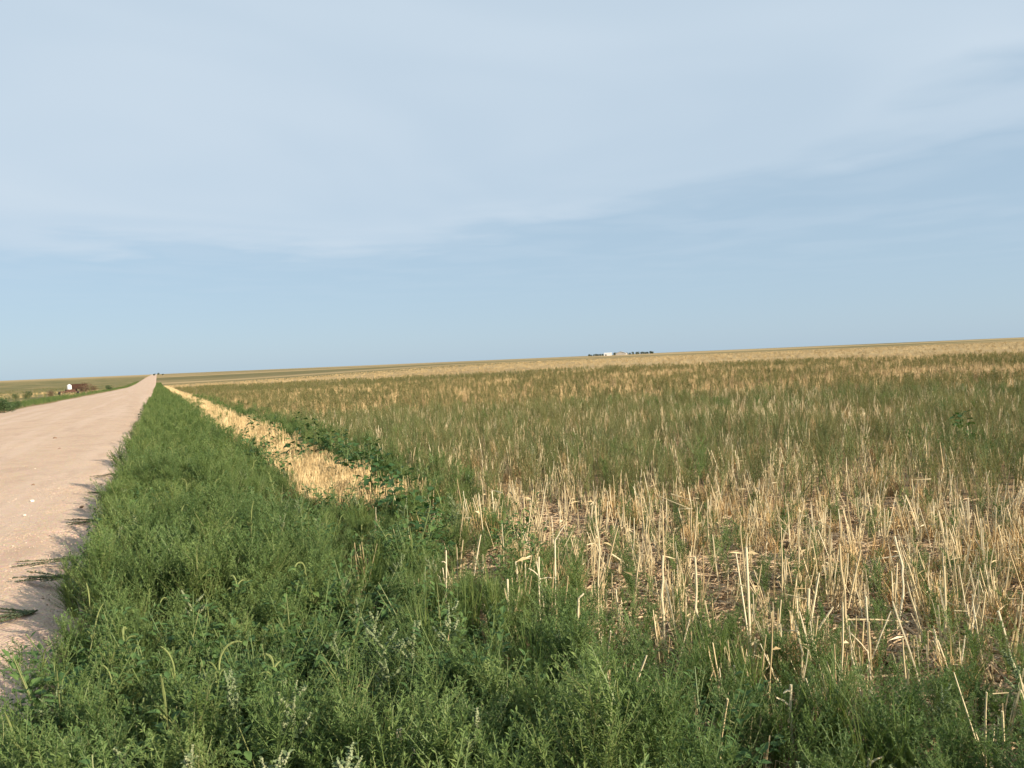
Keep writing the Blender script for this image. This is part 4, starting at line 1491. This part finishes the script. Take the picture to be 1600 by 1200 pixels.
shrub_crowns = [crown_mesh('foliage', 1.0, 0.55, 0.6, 900, 0.12, brush_green, s) for s in (401, 402)]
dry_crowns = [crown_mesh('foliage', 1.0, 0.6, 0.6, 900, 0.11, brush_dry, s) for s in (403, 404)]
shrub_trunk = trunk_mesh('stem', 0.8, 0.04, 405)
for i, (px, dist, s, dry, lab) in enumerate([(134, 225, 1.7, 1, 'brown dry brush heap behind the derelict wagon'), (146, 232, 1.2, 1, 'low brown dry brush farther along from the brush heap'),
                                             (128, 205, 1.2, 1, 'brown brush growing against the derelict wagon'),
                                             (78, 150, 0.9, 1, 'small brown brush between the dark shrubs and the implement'),
                                             (4, 62, 0.8, 0, 'dark green shrub at the frame edge across the road'), (13, 66, 0.55, 0, 'dark shrub beside the one at the frame edge'),
                                             (24, 72, 0.5, 0, 'low dark shrub, last of the row across the road'), (40, 140, 0.9, 0, 'lone round dark shrub in the pasture'),
                                             (23, 135, 0.7, 0, 'small dark shrub in the pasture nearer the frame edge'), (170, 222, 1.1, 0, 'dark green bush on the far roadside past the implement')]):
    p = ground_at_distance(px, dist)
    root = tag(empty('shrub', p, i * 1.3, (0, 0), s), lab, 'shrub')
    obj('foliage', (dry_crowns if dry else shrub_crowns)[i % 2], root)
    obj('stem', shrub_trunk, root)

# ------------------------------------------------------------------ farmstead on the skyline
D_FARM = 1500.0
UNIT = D_FARM / F_PX              # metres per photograph pixel out there
grey_roof = plain_mat('grey_metal_roof', (0.30, 0.33, 0.35), 0.5, 0.4, 0.4, 0.1)
white_wall = plain_mat('white_siding', (0.66, 0.65, 0.62), 0.6, 0.3, 0.4, 0.05)
tan_wall = plain_mat('tan_siding', (0.52, 0.47, 0.40), 0.7, 0.3, 0.4, 0.08)
dark_door = plain_mat('dark_opening', (0.04, 0.04, 0.045), 0.7, 0.3)
view_turn = -YAW - math.atan2(960 - 800, F_PX)


def farm_point(px):
    p = ground_at_distance(px, D_FARM)
    return Vector((p.x, p.y, p.z))


def gable_building(name, px, w, d, hw, hr, wall, roof, turn, label, doors):
    root = tag(empty(name, farm_point(px), view_turn + turn), label, 'building')
    mb = MB()
    box(mb, (0, 0, hw / 2 - 0.3), (w, d, hw + 0.6))
    mb.add([Vector((-w / 2, -d / 2, hw)), Vector((-w / 2, d / 2, hw)), Vector((-w / 2, 0, hw + hr - 0.1))], [(0, 1, 2)])
    mb.add([Vector((w / 2, -d / 2, hw)), Vector((w / 2, d / 2, hw)), Vector((w / 2, 0, hw + hr - 0.1))], [(0, 2, 1)])
    obj('wall', mb.mesh('wall', [wall]), root)
    mb = MB()
    for s in (-1, 1):
        mb.add([Vector((-w / 2 - .4, s * (d / 2 + .5), hw - .15)), Vector((w / 2 + .4, s * (d / 2 + .5), hw - .15)), Vector((w / 2 + .4, 0, hw + hr)), Vector((-w / 2 - .4, 0, hw + hr)),
                Vector((-w / 2 - .4, s * (d / 2 + .5), hw + .1)), Vector((w / 2 + .4, s * (d / 2 + .5), hw + .1)), Vector((w / 2 + .4, 0, hw + hr + .25)), Vector((-w / 2 - .4, 0, hw + hr + .25))],
               [(0, 1, 2, 3), (4, 7, 6, 5), (0, 4, 5, 1), (0, 3, 7, 4), (1, 5, 6, 2)])
    obj('roof', mb.mesh('roof', [roof]), root)
    for x, wd, hd in doors:
        mb = MB()
        box(mb, (x, -d / 2 - 0.04, hd / 2), (wd, 0.1, hd))
        obj('door', mb.mesh('door', [dark_door]), root)
    return root


gable_building('machine_shed', 950, 14.5, 9, 4.2, 1.2, white_wall, white_wall, 0.0, 'long white shed on the skyline in front of dark trees', ((-4, 2.4, 2.6),))
gable_building('barn', 971, 13, 20, 3.6, 3.2, tan_wall, grey_roof, R(78), 'grey roofed barn with pale gable end on the skyline', ((0, 3.2, 3.0),))
tr_crown = [crown_mesh('crown', 3.6, 2.0, 3.4, 1100, 0.6, tree_leaf, s) for s in (411, 412, 413)]
tr_trunk = [trunk_mesh('trunk', 4.2, 0.2, s) for s in (421, 422)]
random.seed(12)
row_words = ('first', 'second', 'third', 'fourth', 'fifth', 'sixth', 'seventh', 'eighth', 'ninth', 'tenth', 'eleventh', 'twelfth', 'thirteenth', 'fourteenth')
for i, px in enumerate((922, 925.5, 929, 933, 936, 940, 943)):
    p = farm_point(px) + Vector((math.sin(YAW), math.cos(YAW), 0)) * random.uniform(14, 22)
    root = tag(empty('windbreak_tree', p, i, (0, 0), random.uniform(0.6, 0.8)), '%s dark tree from the road side in the row before the white shed' % row_words[i], 'tree', 'trees before the white shed')
    obj('trunk', tr_trunk[i % 2], root)
    obj('crown', tr_crown[i % 3], root)
for i, px in enumerate((963, 967, 978, 983, 988, 992.5, 998, 1001.5, 1005.5, 1009, 1013, 1016.5, 1020, 1023.5)):
    p = farm_point(px) + Vector((math.sin(YAW), math.cos(YAW), 0)) * random.uniform(24, 34)
    root = tag(empty('windbreak_tree', p, i * 1.1, (0, 0), random.uniform(0.72, 0.95)), '%s dark tree counted from the barn in the long skyline windbreak' % row_words[i], 'tree', 'trees of the long windbreak')
    obj('trunk', tr_trunk[i % 2], root)
    obj('crown', tr_crown[i % 3], root)

# trees beside the road where it meets the skyline
for i, (px, dist, s, lab) in enumerate([(247.5, 1500, 0.6, 'tiny dark tree where the road meets the skyline'), (254.5, 1250, 0.4, 'low dark tree at the end of the verge on the skyline'), (241, 1200, 0.5, 'low dark tree left of the road end')]):
    p = ground_at_distance(px, dist)
    root = tag(empty('skyline_tree', p, i * 2.0, (0, 0), s), lab, 'tree')
    obj('trunk', tr_trunk[i % 2], root)
    obj('crown', tr_crown[i % 3], root)
